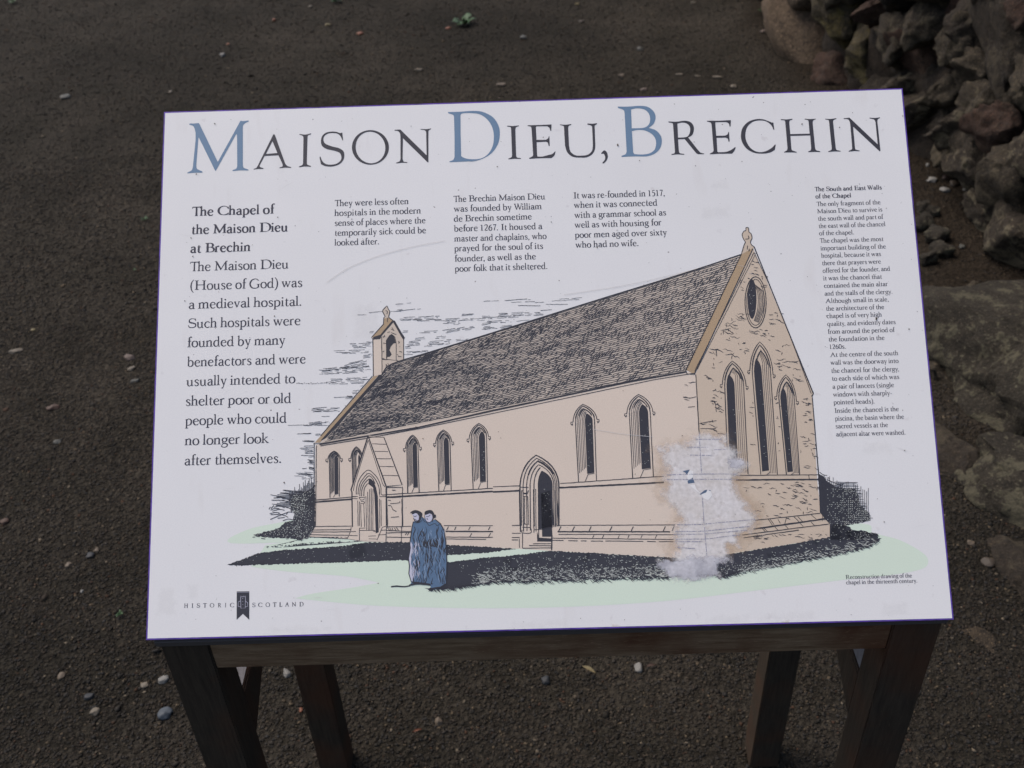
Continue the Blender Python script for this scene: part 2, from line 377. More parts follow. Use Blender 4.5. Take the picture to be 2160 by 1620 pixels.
# foundation course in front of the wall: large blocks with lichen, lower and nearer
def block(name, loc, size, rotz, tilt, mat, seed, label, cat, blocky=0.75, rough=0.22, sub=4, group=None):
    me = stone_mesh(name, *[q * 1.12 for q in size], seed, sub, rough, blocky, 1.3, 12); me.materials.append(M[mat])
    o = bpy.data.objects.new(name, me); COL.objects.link(o)
    o.location = loc; o.rotation_euler = (math.radians(tilt[0]), math.radians(tilt[1]), math.radians(rotz))
    return tag(o, label, cat, group)
block('foundation_block', (1.42, 2.15, 0.05), (0.31, 0.34, 0.20), -12, (2, -5), 'r_block', 3, 'large rugged block with pale lichen right of the sign', 'stone block', 0.85, 0.24, 5)
block('foundation_block', (1.33, 1.63, 0.0), (0.27, 0.19, 0.15), -9, (6, -10), 'r_block', 31, 'second lichened block, right below the largest one', 'stone block', 0.85, 0.26, 5)
block('foundation_block', (1.27, 1.31, -0.03), (0.22, 0.14, 0.10), 4, (4, -12), 'r_dark', 8, 'dark rugged block at the right edge below the two lichened ones', 'stone block', 0.8, 0.3, 5)
block('foundation_block', (1.03, 1.86, -0.02), (0.085, 0.15, 0.055), 14, (0, -14), 'r_dark', 12, 'narrow brown stone along the foot of the blocks, nearest the pebbles', 'stone block', 0.6, 0.34)
block('foundation_block', (1.10, 2.26, -0.02), (0.075, 0.13, 0.07), 4, (0, -10), 'r_grey', 41, 'small upright stone wedged against the left face of the largest block', 'stone block', 0.7, 0.34)
block('foundation_block', (1.05, 1.52, -0.03), (0.07, 0.12, 0.05), -10, (0, -8), 'r_dark', 15, 'low earthy stone at the lower right among fine grit', 'stone block', 0.6, 0.34)
block('flat_slab', (0.875, 1.335, -0.006), (0.030, 0.066, 0.016), 22, (4, 0), 'r_slab', 21, 'flat buried slab in gravel beside the right front leg', 'stone slab', 0.5, 0.25)
block('small_rock', (1.262, 2.50, 0.03), (0.072, 0.052, 0.055), 20, (0, 8), 'r_grey', 23, 'angular grey rock against the far end of the lichened block', 'rock', 0.7)
for (px, py, sx, sy, lab) in [(1950, 470, .045, .03, 'mossy grey rubble piece halfway up the right sign edge'), (1975, 500, .04, .035, 'ridged mossy rubble piece beside the soil patch'),
                         (1985, 530, .03, .03, 'lower mossy rubble piece beside the dark hollow'), (1945, 440, .03, .02, 'small grey rubble piece topmost along the right sign edge'),
                         (1962, 545, .028, .02, 'lowest small rubble piece of the mossy heap'), (1966, 448, .02, .02, 'small round stone above the mossy heap')]:
    p = on_ground(px, py, 0.04)
    block('rubble_piece', (p.x, p.y, 0.045), (sx, sy, 0.022), rr.uniform(0, 90), (rr.uniform(-15, 15), rr.uniform(-15, 15)), 'r_block', rr.randint(30, 90), lab, 'rock', 0.5, 0.35, 3)

# ---------------------------------------------------------------- loose pebbles, one object each
PB = [ # px, py, half w, half h (photo px), rotation, kind, label
 (34, 745, 16, 6, -25, 'cream', 'cream splinter of stone near the left picture edge'),
 (72, 700, 6, 4, -20, 'straw', 'tiny straw-coloured chip above the cream splinter'),
 (273, 752, 14, 8, 0, 'pink', 'pinkish rounded pebble, topmost of three left of sign'),
 (277, 775, 9, 7, 10, 'cream', 'small cream pebble, middle of three left of sign'),
 (286, 802, 11, 5, -25, 'grey', 'pale grey oblong pebble, lowest of three left of sign'),
 (113, 864, 17, 8, -20, 'rust', 'rusty brown wedge-shaped stone on the left ground'),
 (122, 936, 9, 5, -5, 'grey', 'small pale grey pebble below the rusty stone'),
 (10, 1103, 12, 8, -10, 'rust', 'dark reddish stone at the left picture edge'),
 (205, 1162, 8, 6, 10, 'tan', 'small tan pebble beside a dark one, left of sign'),
 (192, 1174, 10, 7, 0, 'black', 'dark pebble touching a small tan one'),
 (145, 1193, 8, 6, 0, 'tan', 'triangular tan pebble left of the dark pebble'),
 (173, 1248, 4, 4, 0, 'white', 'tiny bright white chip on left gravel'),
 (130, 1427, 9, 8, 15, 'tan', 'round tan pebble in the lower left gravel'),
 (305, 1445, 10, 6, -35, 'cream', 'oval cream pebble just left of the front leg'),
 (187, 1470, 14, 7, -5, 'black', 'flat black stone in the lower left gravel'),
 (201, 1502, 10, 9, 20, 'cream', 'five-sided pale pebble below the flat black stone'),
 (345, 1434, 13, 8, -35, 'white', 'white pebble against the left front leg'),
 (348, 1502, 17, 13, 5, 'blue', 'large blue-grey pebble beside the left front leg'),
 (137, 201, 12, 8, -25, 'grey', 'grey-green pebble in the upper left gravel'),
 (468, 112, 7, 7, 0, 'white', 'bright white pebble above the title'),
 (359, 190, 5, 4, 0, 'cream', 'tiny pale chip above the sign top left corner'),
 (577, 39, 5, 5, 0, 'orange', 'small orange stone near top, right of the white pebble'),
 (480, 88, 5, 3, 0, 'orange', 'tiny orange chip next to the bright white pebble'),
 (654, 11, 5, 4, 0, 'cream', 'tiny cream chip left of the top weed'),
 (692, 50, 8, 4, -5, 'straw', 'dull yellow chip below the top weed'),
 (760, 71, 8, 5, 0, 'orange', 'orange-tan stone left of the larger weed'),
 (946, 58, 7, 4, -10, 'orange', 'small orange chip touching the larger weed'),
 (1104, 78, 8, 6, 0, 'grey', 'grey stone right of the larger weed'),
 (884, 150, 10, 5, 0, 'cream', 'cream oblong stone above the sign, left of centre'),
 (1059, 185, 13, 6, 0, 'tan', 'oval tan stone lying just above the sign edge'),
 (1217, 6, 6, 4, 0, 'straw', 'yellowish chip at the top picture edge'),
 (1226, 42, 7, 5, 0, 'brown', 'brown pebble below the chip at the top edge'),
 (1311, 157, 8, 5, 0, 'tan', 'tan pebble above the sign between centre and right'),
 (1350, 102, 9, 6, 0, 'grey', 'pale grey stone between top edge and sign'),
 (1358, 187, 9, 5, 10, 'pink', 'pinkish pebble touching the sign top edge'),
 (1433, 153, 9, 3, 10, 'cream', 'thin cream splinter above the sign, left of a twin'),
 (1472, 156, 7, 3, 0, 'cream', 'short cream splinter between two paler stones'),
 (1515, 160, 14, 5, -5, 'cream', 'long cream stone above the sign near the wall'),
 (1548, 179, 7, 6, -20, 'cream', 'squarish cream pebble at the sign edge near the wall'),
 (1609, 77, 7, 5, 0, 'pink', 'pink pebble beside the smooth wall stone'),
 (1463, 5, 7, 4, 0, 'cream', 'cream chip at the top edge near the wall'),
 (1967, 380, 13, 8, 5, 'white', 'white oval pebble at the wall foot, upper one'),
 (1994, 401, 14, 8, 15, 'white', 'white flat pebble at the wall foot, lower one'),
 (1958, 347, 5, 5, 0, 'white', 'tiny white pebble in the hollow under the wall'),
 (1996, 374, 12, 7, -10, 'rust', 'reddish pebble behind the white ones at the wall foot'),
 (2013, 390, 14, 9, 0, 'brown', 'brown lump beside the white pebbles'),
 (2037, 401, 8, 5, 10, 'grey', 'small pale grey pebble right of the white ones'),
 (2070, 407, 9, 9, 0, 'tan', 'tan cube-like pebble under the lichened wall stone'),
 (2030, 515, 8, 6, 0, 'grey', 'grey-green pebble alone on the brown soil'),
 (2028, 950, 10, 15, 15, 'pink', 'upright pinkish pebble between sign and dark stones'),
 (2037, 1026, 7, 4, 0, 'white', 'small white chip below the upright pinkish pebble'),
 (2048, 1148, 10, 6, 5, 'tan', 'oval tan pebble right of the green field edge'),
 (2083, 1190, 16, 10, 30, 'brown', 'flat brown-grey pebble near the lower right stones'),
 (1152, 1430, 12, 9, -15, 'black', 'black stone lump in gravel under the rail'),
 (924, 1518, 10, 9, -30, 'tan', 'tan pebble in gravel between the legs'),
 (1348, 1402, 12, 9, 30, 'white', 'translucent white pebble just below the rail'),
 (604, 1417, 11, 9, 0, 'white', 'whitish pebble between brace and left rear leg'),
 (634, 1494, 5, 5, 0, 'orange', 'small orange chip near the left rear leg')]
for k, (px, py, hw, hh, rot, kind, lab) in enumerate(PB):
    zg = 0.045 if px > 1900 and py < 700 else 0.004
    p = on_ground(px, py, zg); s = (p - EYE).dot(fw_) / 2200
    me = stone_mesh('pebble', hw * s * .9, hh * s * 1.2, min(hw, hh) * s * 0.75, 100 + k, 3, 0.22, 0.3, 1.5, 7); me.materials.append(PEB[kind])
    o = bpy.data.objects.new('pebble', me); COL.objects.link(o)
    o.location = (p.x, p.y, gh(p.x, p.y) + 0.22 * min(hw, hh) * s); o.rotation_euler = (0, 0, math.radians(-rot))
    tag(o, lab, 'pebble', 'loose pebbles on the gravel')
for (px, py, ln, rot, kind, lab) in [(1242, 1414, .016, -35, 'straw', 'narrow yellowed dead leaf just under the rail'), (880, 1543, .010, 20, 'orange', 'small curled orange leaf between the legs'), (1372, 1406, .012, 10, 'rust', 'brown leaf scrap beside the translucent pebble')]:
    p = on_ground(px, py, 0.008); vs = []; fs = []
    for i in range(7):
        u = i / 6; w = 0.28 * ln * math.sin(math.pi * min(0.97, max(0.03, u))) ; zc = 0.25 * ln * math.sin(u * 3.1)
        vs += [(ln * (u * 2 - 1), -w, zc + 0.003), (ln * (u * 2 - 1), 0, zc), (ln * (u * 2 - 1), w, zc + 0.003)]
        if i: b = (i - 1) * 3; fs += [(b, b + 1, b + 4, b + 3), (b + 1, b + 2, b + 5, b + 4)]
    o = mesh_obj('dead_leaf', vs, fs, PEB[kind], smooth=True); o.location = p; o.rotation_euler = (0, 0, math.radians(rot))
    tag(o, lab, 'leaf')

# low weeds
def weed(px, py, r, n, lab, seed):
    q = random.Random(seed); p = on_ground(px, py, 0.0); s = (p - EYE).dot(fw_) / 2200; R = r * s
    vs = []; fs = []
    for k in range(n):
        a = q.uniform(0, 6.28); L = R * q.uniform(0.5, 1.1); h = R * q.uniform(0.25, 0.8); w = L * 0.20; c, s_ = math.cos(a), math.sin(a); b0 = len(vs)
        for i in range(5):
            u = i / 4; ww = w * (0.25, .8, 1, .7, .05)[i]; d = L * u; z = 0.004 + h * math.sin(u * 2.3) * (0.7 + 0.3 * u)
            vs += [(c * d - s_ * ww, s_ * d + c * ww, z), (c * d + s_ * ww, s_ * d - c * ww, z)]
            if i: b = b0 + 2 * (i - 1); fs.append((b, b + 1, b + 3, b + 2))
    o = mesh_obj('weed', vs, fs, M['leaf'], smooth=True); o.location = (p.x, p.y, gh(p.x, p.y))
    tag(o, lab, 'weed', 'green weeds growing in the gravel')
weed(980, 52, 26, 20, 'largest green weed tuft above the middle of the sign', 1)
weed(708, 5, 14, 14, 'green weed at the top edge above the title', 2)
weed(306, 466, 9, 8, 'small green seedling left of the sign, upper', 3)
weed(283, 574, 8, 6, 'faint green seedling below the upper seedling', 4)
weed(256, 1303, 10, 7, 'green seedling near the lower left sign corner', 5)
weed(28, 6, 12, 9, 'green weed in the top left corner', 6)
weed(1612, 40, 18, 12, 'weed at the foot of the smooth wall stone', 7)

# ================================================================ the information sign
PX = 0.0
sign = empty('information_sign', (0.01, 0.92, 0))
tag(sign, 'white slanted information panel on a dark wooden four-legged stand', 'information sign')
SL = sign.location
def prism(name, poly_yz, x0, x1, mat, parent=sign):
    """extrude a Y-Z outline along X (world coordinates) with softened edges"""
    bm = bmesh.new(); a = [bm.verts.new((x0 - SL.x, y - SL.y, z)) for y, z in poly_yz]
    f = bm.faces.new(a); r = bmesh.ops.extrude_face_region(bm, geom=[f])
    bmesh.ops.translate(bm, verts=[v for v in r['geom'] if isinstance(v, bmesh.types.BMVert)], vec=(x1 - x0, 0, 0))
    bmesh.ops.recalc_face_normals(bm, faces=bm.faces)
    bmesh.ops.bevel(bm, geom=list(bm.edges), offset=0.0016, segments=2, affect='EDGES', clamp_overlap=True)
    me = bpy.data.meshes.new(name); bm.to_mesh(me); bm.free(); me.materials.append(mat)
    o = bpy.data.objects.new(name, me); COL.objects.link(o); o.parent = parent; return o
ORG = Vector((-0.41106, 0.70958, 0.84135)); AX = Vector((0.84098, 0, -0.00578)).normalized()
BX = (Vector((0.00337, 0.43122, 0.39997))).normalized(); BX = (BX - AX * BX.dot(AX)).normalized(); NX = AX.cross(BX).normalized()
PW, PH, PT = 0.841, 0.58817, 0.006
slope = 0.39997 / 0.43122
def under(y, d=0.012): return 0.8375 + (y - 0.7096) * slope - d
XL, XR, LW = -0.402, 0.423, 0.051
YF = 0.7155
for (x0, y0) in ((XL, YF), (XR - LW, YF), (XL, 1.078), (XR - LW, 1.078)):
    prism('leg', [(y0, -0.03), (y0 + LW, -0.03), (y0 + LW, under(y0 + LW)), (y0, under(y0))], x0, x0 + LW, M['leg'])
prism('front_rail', [(YF + 0.0015, 0.7815), (YF + 0.045, 0.7815), (YF + 0.045, under(YF + 0.045)), (YF + 0.0015, under(YF) - 0.0005)], XL + LW, XR - LW, M['rail'])
# the rail's end faces: weathered upper ends of the front legs
prism('rear_rail', [(1.082, under(1.082) - 0.06), (1.125, under(1.082) - 0.06), (1.125, under(1.125) - 0.001), (1.082, under(1.082) - 0.001)], XL + LW, XR - LW, M['rail'])
for x0 in (XL + 0.001, XR - LW - 0.001 + 0.002):
    prism('top_side_rail', [(YF + LW, under(YF + LW) - 0.055), (1.078, under(1.078) - 0.055), (1.078, under(1.078)), (YF + LW, under(YF + LW))], x0, x0 + LW - 0.002, M['rail'])
    prism('side_rail', [(YF + LW, 0.592), (0.86, 0.634), (1.078, 0.634), (1.078, 0.672), (YF + LW, 0.672)], (x0 + LW - 0.007) if x0 < 0 else x0, (x0 + LW - 0.002) if x0 < 0 else x0 + 0.005, M['leg'])
for xs_ in (XL + 0.004, XR - 0.004):
    mesh_obj('side_sheet', [(xs_ - SL.x, y - SL.y, z) for y, z in ((YF + LW + 0.001, 0.51), (1.077, 0.51), (1.077, 0.86), (YF + LW + 0.001, 0.80))], [(0, 1, 2, 3)], M['plate'], sign)
prism('front_lip', [(YF - 0.0035, 0.8255), (YF + 0.0008, 0.8255), (YF + 0.0008, 0.8375), (YF - 0.0035, 0.8345)], XL - 0.004, XR + 0.004, M['lip'])

# ---- panel: local x along the bottom edge, local y up the slope, local z out of the face
PMW = Matrix.Translation(ORG) @ Matrix((AX, BX, NX)).transposed().to_4x4()
def box_verts(x0, y0, z0, x1, y1, z1): return [(x, y, z) for z in (z0, z1) for y in (y0, y1) for x in (x0, x1)]
bv = box_verts(0, 0, -PT, PW, PH, -0.0004)
panel = mesh_obj('panel', bv, [(0, 2, 3, 1), (4, 5, 7, 6), (0, 1, 5, 4), (2, 6, 7, 3), (0, 4, 6, 2), (1, 3, 7, 5)], M['edge'], sign)
panel.matrix_local = Matrix.Translation(-SL) @ PMW
B_ = 0.0015
mesh_obj('panel_face', [(B_, B_, 0), (PW - B_, B_, 0), (PW - B_, PH - B_, 0), (B_, PH - B_, 0)], [(0, 1, 2, 3)], M['panel'], panel)
mesh_obj('panel_lens_fringe', [(0, 0, -.0002), (PW, 0, -.0002), (PW, PH, -.0002), (0, PH, -.0002)], [(0, 1, 2, 3)], M['edge'], panel)  # lens colour fringing of the light, painted as a thin purple rim

# tracing coordinates (2160 x 1620) of the print -> metres on the panel
HM = np.array([[1694.31434, -29.1661866, -772.0], [-48.1649907, -1167.37980, 540.0], [-0.0103923355, 0.0929961618, 1.0]])
HI = np.linalg.inv(HM)
def P2(pts):
    a = np.asarray(pts, float).reshape(-1, 2); q = np.c_[a[:, 0] - 1080, a[:, 1] - 810, np.ones(len(a))] @ HI.T
    return np.c_[q[:, 0] / q[:, 2] * PW, q[:, 1] / q[:, 2] * PH]
MPP = 0.000505     # metres per tracing unit, on average
VIEWS = dict(p=(0, 0, 1), A=(640, 620, 5.4), B=(640, 880, 5.4), C=(1040, 800, 5.4), D=(1080, 960, 5.4), E=(460, 980, 5.4), F=(1380, 900, 4.908),
             G=(1400, 460, 4.05), H=(1400, 820, 3.857), M=(800, 1060, 7.2), L=(380, 1230, 7.714), T=(380, 800, 7.2), R=(640, 600, 3.375),
             t1=(380, 220, 7.2), t2=(660, 220, 7.2), t3=(930, 210, 7.2), t4=(1160, 210, 7.2), t5=(1400, 210, 7.2), t6=(1620, 210, 7.2))
def px(view, s):
    """'x,y x,y ...' read in a tracing view -> list of (x, y) and list of corner flags"""
    ox, oy, k = VIEWS[view]; pts = []; cor = []
    for tkn in s.split():
        c = tkn.endswith('!'); x, y = tkn.rstrip('!').split(',')[:2]
        pts.append((ox + float(x) / k, oy + float(y) / k)); cor.append(c)
    return pts, cor
def catmull(pts, n=5, closed=False):
    p = [np.array(q, float) for q in pts]; m = len(p)
    if m < 3: return [tuple(q) for q in p]
    out = []
    rngi = range(m if closed else m - 1)
    for i in rngi:
        p1, p2 = p[i], p[(i + 1) % m]
        p0 = p[i - 1] if (closed or i > 0) else 2 * p1 - p2
        p3 = p[(i + 2) % m] if (closed or i + 2 < m) else 2 * p2 - p1
        for j in range(n):
            t = j / n; out.append(tuple(0.5 * ((2 * p1) + (p2 - p0) * t + (2 * p0 - 5 * p1 + 4 * p2 - p3) * t * t + (3 * p1 - p0 - 3 * p2 + p3) * t ** 3)))
    if not closed: out.append(tuple(p[-1]))
    return out
def outline(view, s, n=4):
    pts, cor = px(view, s)
    if not any(cor): return catmull(pts, n, True)
    m = len(pts); st = cor.index(True); idx = [(st + i) % m for i in range(m)] + [st]
    out = []; seg = [pts[idx[0]]]
    for i in idx[1:]:
        seg.append(pts[i])
        if cor[i]:
            out += catmull(seg, n)[:-1] if len(seg) > 2 else [seg[0]]
            seg = [pts[i]]
    return out

def cdt_fill(polys, holes=()):
    """union of overlapping polygons minus holes -> verts, tris"""
    co = []; fc = []; NPZ = [0]
    for iq, q in enumerate(list(polys) + list(holes)):
        q = [(float(x), float(y)) for x, y in q]
        ar = sum(x0 * y1 - x1 * y0 for (x0, y0), (x1, y1) in zip(q, q[1:] + q[:1]))
        if abs(ar) < 1e-9: continue
        if sum(x0 * y1 - x1 * y0 for (x0, y0), (x1, y1) in zip(q, q[1:] + q[:1])) < 0: q = q[::-1]     # counter-clockwise
        if iq < len(polys): NPZ[0] += 1
        b = len(co); co += [Vector((float(x), float(y))) for x, y in q]; fc.append(list(range(b, b + len(q))))
    vs, _, fs, _, _, fo = delaunay_2d_cdt(co, [], fc, 0, 1e-7)
    npz = NPZ[0]; keep = [list(f) for f, o in zip(fs, fo) if any(k < npz for k in o) and not any(k >= npz for k in o)]
    return [(v.x, v.y) for v in vs], keep
def ensure_up(v, f):
    out = []
    for t in f:
        a, b, c = (v[i] for i in t[:3]); s = (b[0] - a[0]) * (c[1] - a[1]) - (b[1] - a[1]) * (c[0] - a[0])
        out.append(t if s >= 0 else t[::-1])
    return out
def flat(name, polys, mat, z, holes=(), parent=panel, label=None):
    """polys in tracing units -> one flat printed shape on the panel"""
    v, f = cdt_fill([P2(q) * 100 for q in polys], [P2(q) * 100 for q in holes])
    f = ensure_up(v, f)
    o = mesh_obj(name, [(a / 100, b / 100, z) for a, b in v], f, M[mat], parent)
    if label: o['label'] = label
    return o
class Ink:
    """collects many pen strokes (tracing units) into one printed mesh"""
    def __init__(self, z): self.v = []; self.f = []; self.z = z; self.k = 0
    def stroke(self, pts, w, taper=False, wob=0.0):
        if len(pts) < 2: return
        p = P2(pts); n = len(p)
        if np.isscalar(w): w = np.full(n, float(w))
        w = np.asarray(w) * MPP * 0.5
        if wob: w = w * (1 + np.random.uniform(-wob, wob, n))
        if taper: w = w * np.minimum(1, 0.25 + 2.2 * np.minimum(np.linspace(0, 1, n), np.linspace(1, 0, n)))
        d = np.gradient(p, axis=0); d /= (np.linalg.norm(d, axis=1)[:, None] + 1e-12)
        nn = np.c_[-d[:, 1], d[:, 0]] * w[:, None]
        z = self.z + (self.k % 23) * 4e-6; self.k += 1; b = len(self.v)
        for a, c in zip(p + nn, p - nn): self.v += [(a[0], a[1], z), (c[0], c[1], z)]
        for i in range(n - 1): self.f.append((b + 2 * i, b + 2 * i + 1, b + 2 * i + 3, b + 2 * i + 2))
    def lines(self, view, txt, w=1.7, smooth=True, wob=0.15, taper=False):
        """strokes separated by '|'"""
        for s in txt.split('|'):
            pts, cor = px(view, s)
            if len(pts) > 2 and smooth and not any(cor): pts = catmull(pts, 4)
            elif len(pts) == 2:
                (x0, y0), (x1, y1) = pts; L = math.hypot(x1 - x0, y1 - y0); m = max(2, int(L / 7))
                pts = [(x0 + (x1 - x0) * i / m + random.uniform(-.25, .25), y0 + (y1 - y0) * i / m + random.uniform(-.25, .25)) for i in range(m + 1)]
            self.stroke(pts, w, taper, wob)
    def dab(self, x, y, w, h, rot=0):
        c, s = math.cos(rot), math.sin(rot); q = [(x + c * dx - s * dy, y + s * dx + c * dy) for dx, dy in ((-w, -h * .5), (w * .7, -h), (w, h * .6), (-w * .5, h))]
        p = P2(q); z = self.z + (self.k % 23) * 4e-6; self.k += 1; b = len(self.v)
        self.v += [(a, c_, z) for a, c_ in p]; self.f.append((b + 3, b + 2, b + 1, b))
    def build(self, name, mat, parent=panel):
        return mesh_obj(name, self.v, self.f, M[mat], parent)

# ================================================================ lettering
TITLE = [ # view, letter, outer, holes, colour
('t1', 'M', "145,300! 170,290 200,293 292,285! 305,305! 580,875! 925,250! 975,255 1045,245! 1050,262! 1000,285 965,320 960,370! 960,930! 975,965 1045,990! 1045,1005! 925,1003 805,1015! 805,1000! 860,975 875,930! 872,470! 865,455 850,470! 547,1015! 535,1000! 300,520! 290,505 285,520! 252,930! 265,980 345,1020! 345,1038! 235,1040 118,1050! 118,1035! 180,1005 200,960! 243,540! 240,420 210,335 148,310!", [], 'blue'),
('t1', 'A', "1425,455! 1445,460! 1585,850 1610,910 1640,940! 1695,955! 1695,965! 1600,963 1518,972! 1518,960! 1560,945 1565,920! 1555,890! 1500,775! 1290,785! 1215,930! 1225,955 1272,968! 1270,982! 1200,982 1125,992! 1125,980! 1165,965 1190,925!", ["1410,560! 1485,740! 1310,755!"], 'ink_title'),
('t1', 'I', "1820,450! 1905,460 1995,442! 1995,455! 1950,475 1942,510! 1932,880! 1940,915 1995,937! 1995,950! 1905,945 1812,957! 1812,945! 1865,920 1875,880! 1880,510! 1870,480 1820,462!", [], 'ink_title'),
('t2', 'S', "455,430! 467,548! 455,548! 430,490 385,448 320,437 240,445 182,485 168,545 200,600 300,640 400,665 470,710 485,780 465,855 400,915 300,945 200,940 130,910! 108,805! 122,792! 150,860 200,905 280,917 370,900 430,850 440,790 410,735 330,705 220,680 150,635 130,570 145,490 200,435 290,415 370,420 420,438 440,432!", [], 'ink_title'),
('t2', 'O', 'ellipse 882,655,281,263,0', ['ellipse 883,656,224,241,-16'], 'ink_title'),
('t2', 'N', "1248,388! 1335,383! 1735,775! 1728,420! 1705,395 1645,385! 1643,375! 1725,378 1803,367! 1803,378! 1770,395 1762,425! 1762,880! 1750,882! 1375,515! 1370,830! 1385,868 1440,878! 1440,890! 1360,888 1273,898! 1273,886! 1325,865 1338,830! 1338,500! 1330,440 1295,405 1250,402!", [], 'ink_title'),
('t3', 'D', "115,190! 300,185 500,172 650,190 800,270 885,400 903,520 880,660 800,790 680,880 520,935 400,940 138,952! 138,940! 195,915 215,870! 215,560! 207,270! 195,235 118,207!", ["305,240! 330,212 450,205 600,225 720,310 790,430 812,560 795,700 730,820 630,890 500,907 380,893 315,860! 308,560!"], 'blue'),
('t3', 'I', "1015,397! 1105,402 1192,393! 1192,405! 1150,420 1138,455! 1150,850! 1165,880 1222,890! 1222,902! 1130,900 1032,908! 1032,897! 1080,875 1088,845! 1075,460! 1065,420 1017,410!", [], 'ink_title'),
('t3', 'E', "1325,390! 1500,387! 1688,378! 1688,400! 1683,475! 1670,475! 1655,430 1620,405! 1460,408! 1450,420! 1460,612! 1600,612! 1635,590 1648,555! 1655,560! 1660,705! 1645,705! 1630,655 1600,640! 1462,648! 1468,840! 1475,865! 1550,865 1650,840 1700,825 1745,785! 1748,800! 1730,850 1690,888! 1500,892! 1350,900! 1350,887! 1400,860 1408,835! 1385,450! 1375,415 1327,402!", [], 'ink_title'),
('t4', 'U', "160,378! 245,383 332,372! 332,385! 295,400 285,430! 297,700! 320,790 390,845 480,852 580,838 645,780 660,700! 650,440! 640,400 577,380! 577,362! 650,367 722,358! 722,372! 690,395 687,420! 697,690! 690,760 650,830 570,875 470,882 350,868 270,800 237,700! 222,430! 212,400 160,388!", [], 'ink_title'),
('t4', 'comma', "785,815! 830,772 870,800 887,860 870,920 830,965 805,970! 805,958! 840,915 845,870 825,825 790,825!", [], 'ink_title'),
('t4', 'B', "1037,107! 1200,107 1380,95 1500,115 1590,190 1612,280 1580,370 1510,430! 1620,470 1690,550 1707,640 1680,740 1600,820 1470,862 1300,862 1095,872! 1095,855! 1155,830 1172,790! 1142,210! 1125,160 1040,127!", ["1240,150! 1330,133 1440,150 1510,215 1530,310 1500,390 1420,430 1250,437!", "1253,480! 1330,463 1440,468 1550,520 1610,600 1618,690 1590,770 1510,820 1400,835 1290,828! 1272,800!"], 'blue'),
('t5', 'R', "80,333! 200,337 320,322 410,340 460,400 465,470 440,540 380,578! 540,780 580,810 620,820! 618,830! 530,830! 510,820 480,790 325,600! 225,605! 237,780! 255,815 320,825! 318,838! 220,833 125,842! 125,830! 170,815 178,790! 150,390! 140,360 82,347!", ["215,365! 290,350 360,365 405,420 405,500 370,560 310,575 225,578!"], 'ink_title'),
('t5', 'E', "663,322! 850,322! 1025,312! 1028,330! 1022,410! 1008,410! 995,365 960,342! 795,345! 790,360! 805,550! 935,548! 975,530 990,490! 1000,495! 1008,638! 992,640! 980,595 945,578! 810,582! 822,790! 835,800! 950,795 1030,765 1095,720! 1098,735! 1080,780 1045,822! 850,824! 708,832! 708,820! 755,795 765,770! 735,385! 720,350 665,333!", [], 'ink_title'),
('t5', 'C', "1668,345! 1672,355! 1688,458! 1675,460! 1640,390 1560,330 1450,318 1350,345 1275,420 1247,530 1265,640 1330,740 1430,795 1540,790 1640,740 1700,680! 1708,690! 1695,765! 1620,805 1500,822 1370,805 1260,740 1195,640 1180,540 1205,430 1290,340 1400,300 1500,297 1590,325 1655,352!", [], 'ink_title'),
('t6', 'H', "202,298! 290,302 378,292! 378,305! 340,318 330,345! 345,525! 640,518! 625,345! 612,312 565,303! 565,290! 650,297 733,290! 733,300! 695,318 685,350! 722,735! 740,770 798,785! 798,797! 710,795 618,800! 618,788! 655,770 663,735! 648,545! 348,553! 362,745! 380,775 442,795! 442,805! 350,803 252,805! 252,795! 295,770 303,735! 270,350! 258,318 203,312!", [], 'ink_title'),
('t6', 'I', "875,292! 960,295 1045,282! 1045,295! 1005,312 995,335! 1035,735! 1050,765 1110,780! 1110,790! 1020,788 923,797! 923,785! 968,765 975,735! 935,345! 925,312 877,303!", [], 'ink_title'),
('t6', 'N', "1158,285! 1245,275! 1672,680! 1640,345! 1620,305 1550,285! 1550,275! 1630,280 1707,270! 1707,282! 1675,300 1668,330! 1715,778! 1700,785! 1300,412! 1328,730! 1340,760 1398,775! 1398,785! 1320,783 1233,792! 1233,780! 1280,755 1285,725! 1258,390! 1245,330 1215,298 1158,295!", [], 'ink_title')]
def ell(cx, cy, rx, ry, rot, n=56):
    r = math.radians(rot); c, s = math.cos(r), math.sin(r)
    return [(cx + c * rx * math.cos(t) - s * ry * math.sin(t), cy + s * rx * math.cos(t) + c * ry * math.sin(t)) for t in (2 * math.pi * k / n for k in range(n))]
def shape(view, s):
    if s.startswith('ellipse'):
        a = [float(q) for q in s.split()[1].split(',')]; ox, oy, k = VIEWS[view]
        return [(ox + x / k, oy + y / k) for x, y in ell(*a)]
    return outline(view, s)
CAPS = {}
for view, ch, outer, holes, colr_ in TITLE:
    o_, h_ = shape(view, outer), [shape(view, h) for h in holes]
    flat('title_comma' if ch == 'comma' else 'title_letter', [o_], colr_, 0.00015, h_)
    if ch not in CAPS and ch != 'comma':      # keep the letter form, upright, 98 units high, for the running text
        a = P2(o_); y0 = a[:, 1].min(); sc_ = 98 / (a[:, 1].max() - y0); x0 = a[:, 0].min()
        g = lambda q: [((x - x0) * sc_, (y - y0) * sc_) for x, y in P2(q)]
        CAPS[ch] = (g(o_), [g(q) for q in h_], (a[:, 0].max() - x0) * sc_)

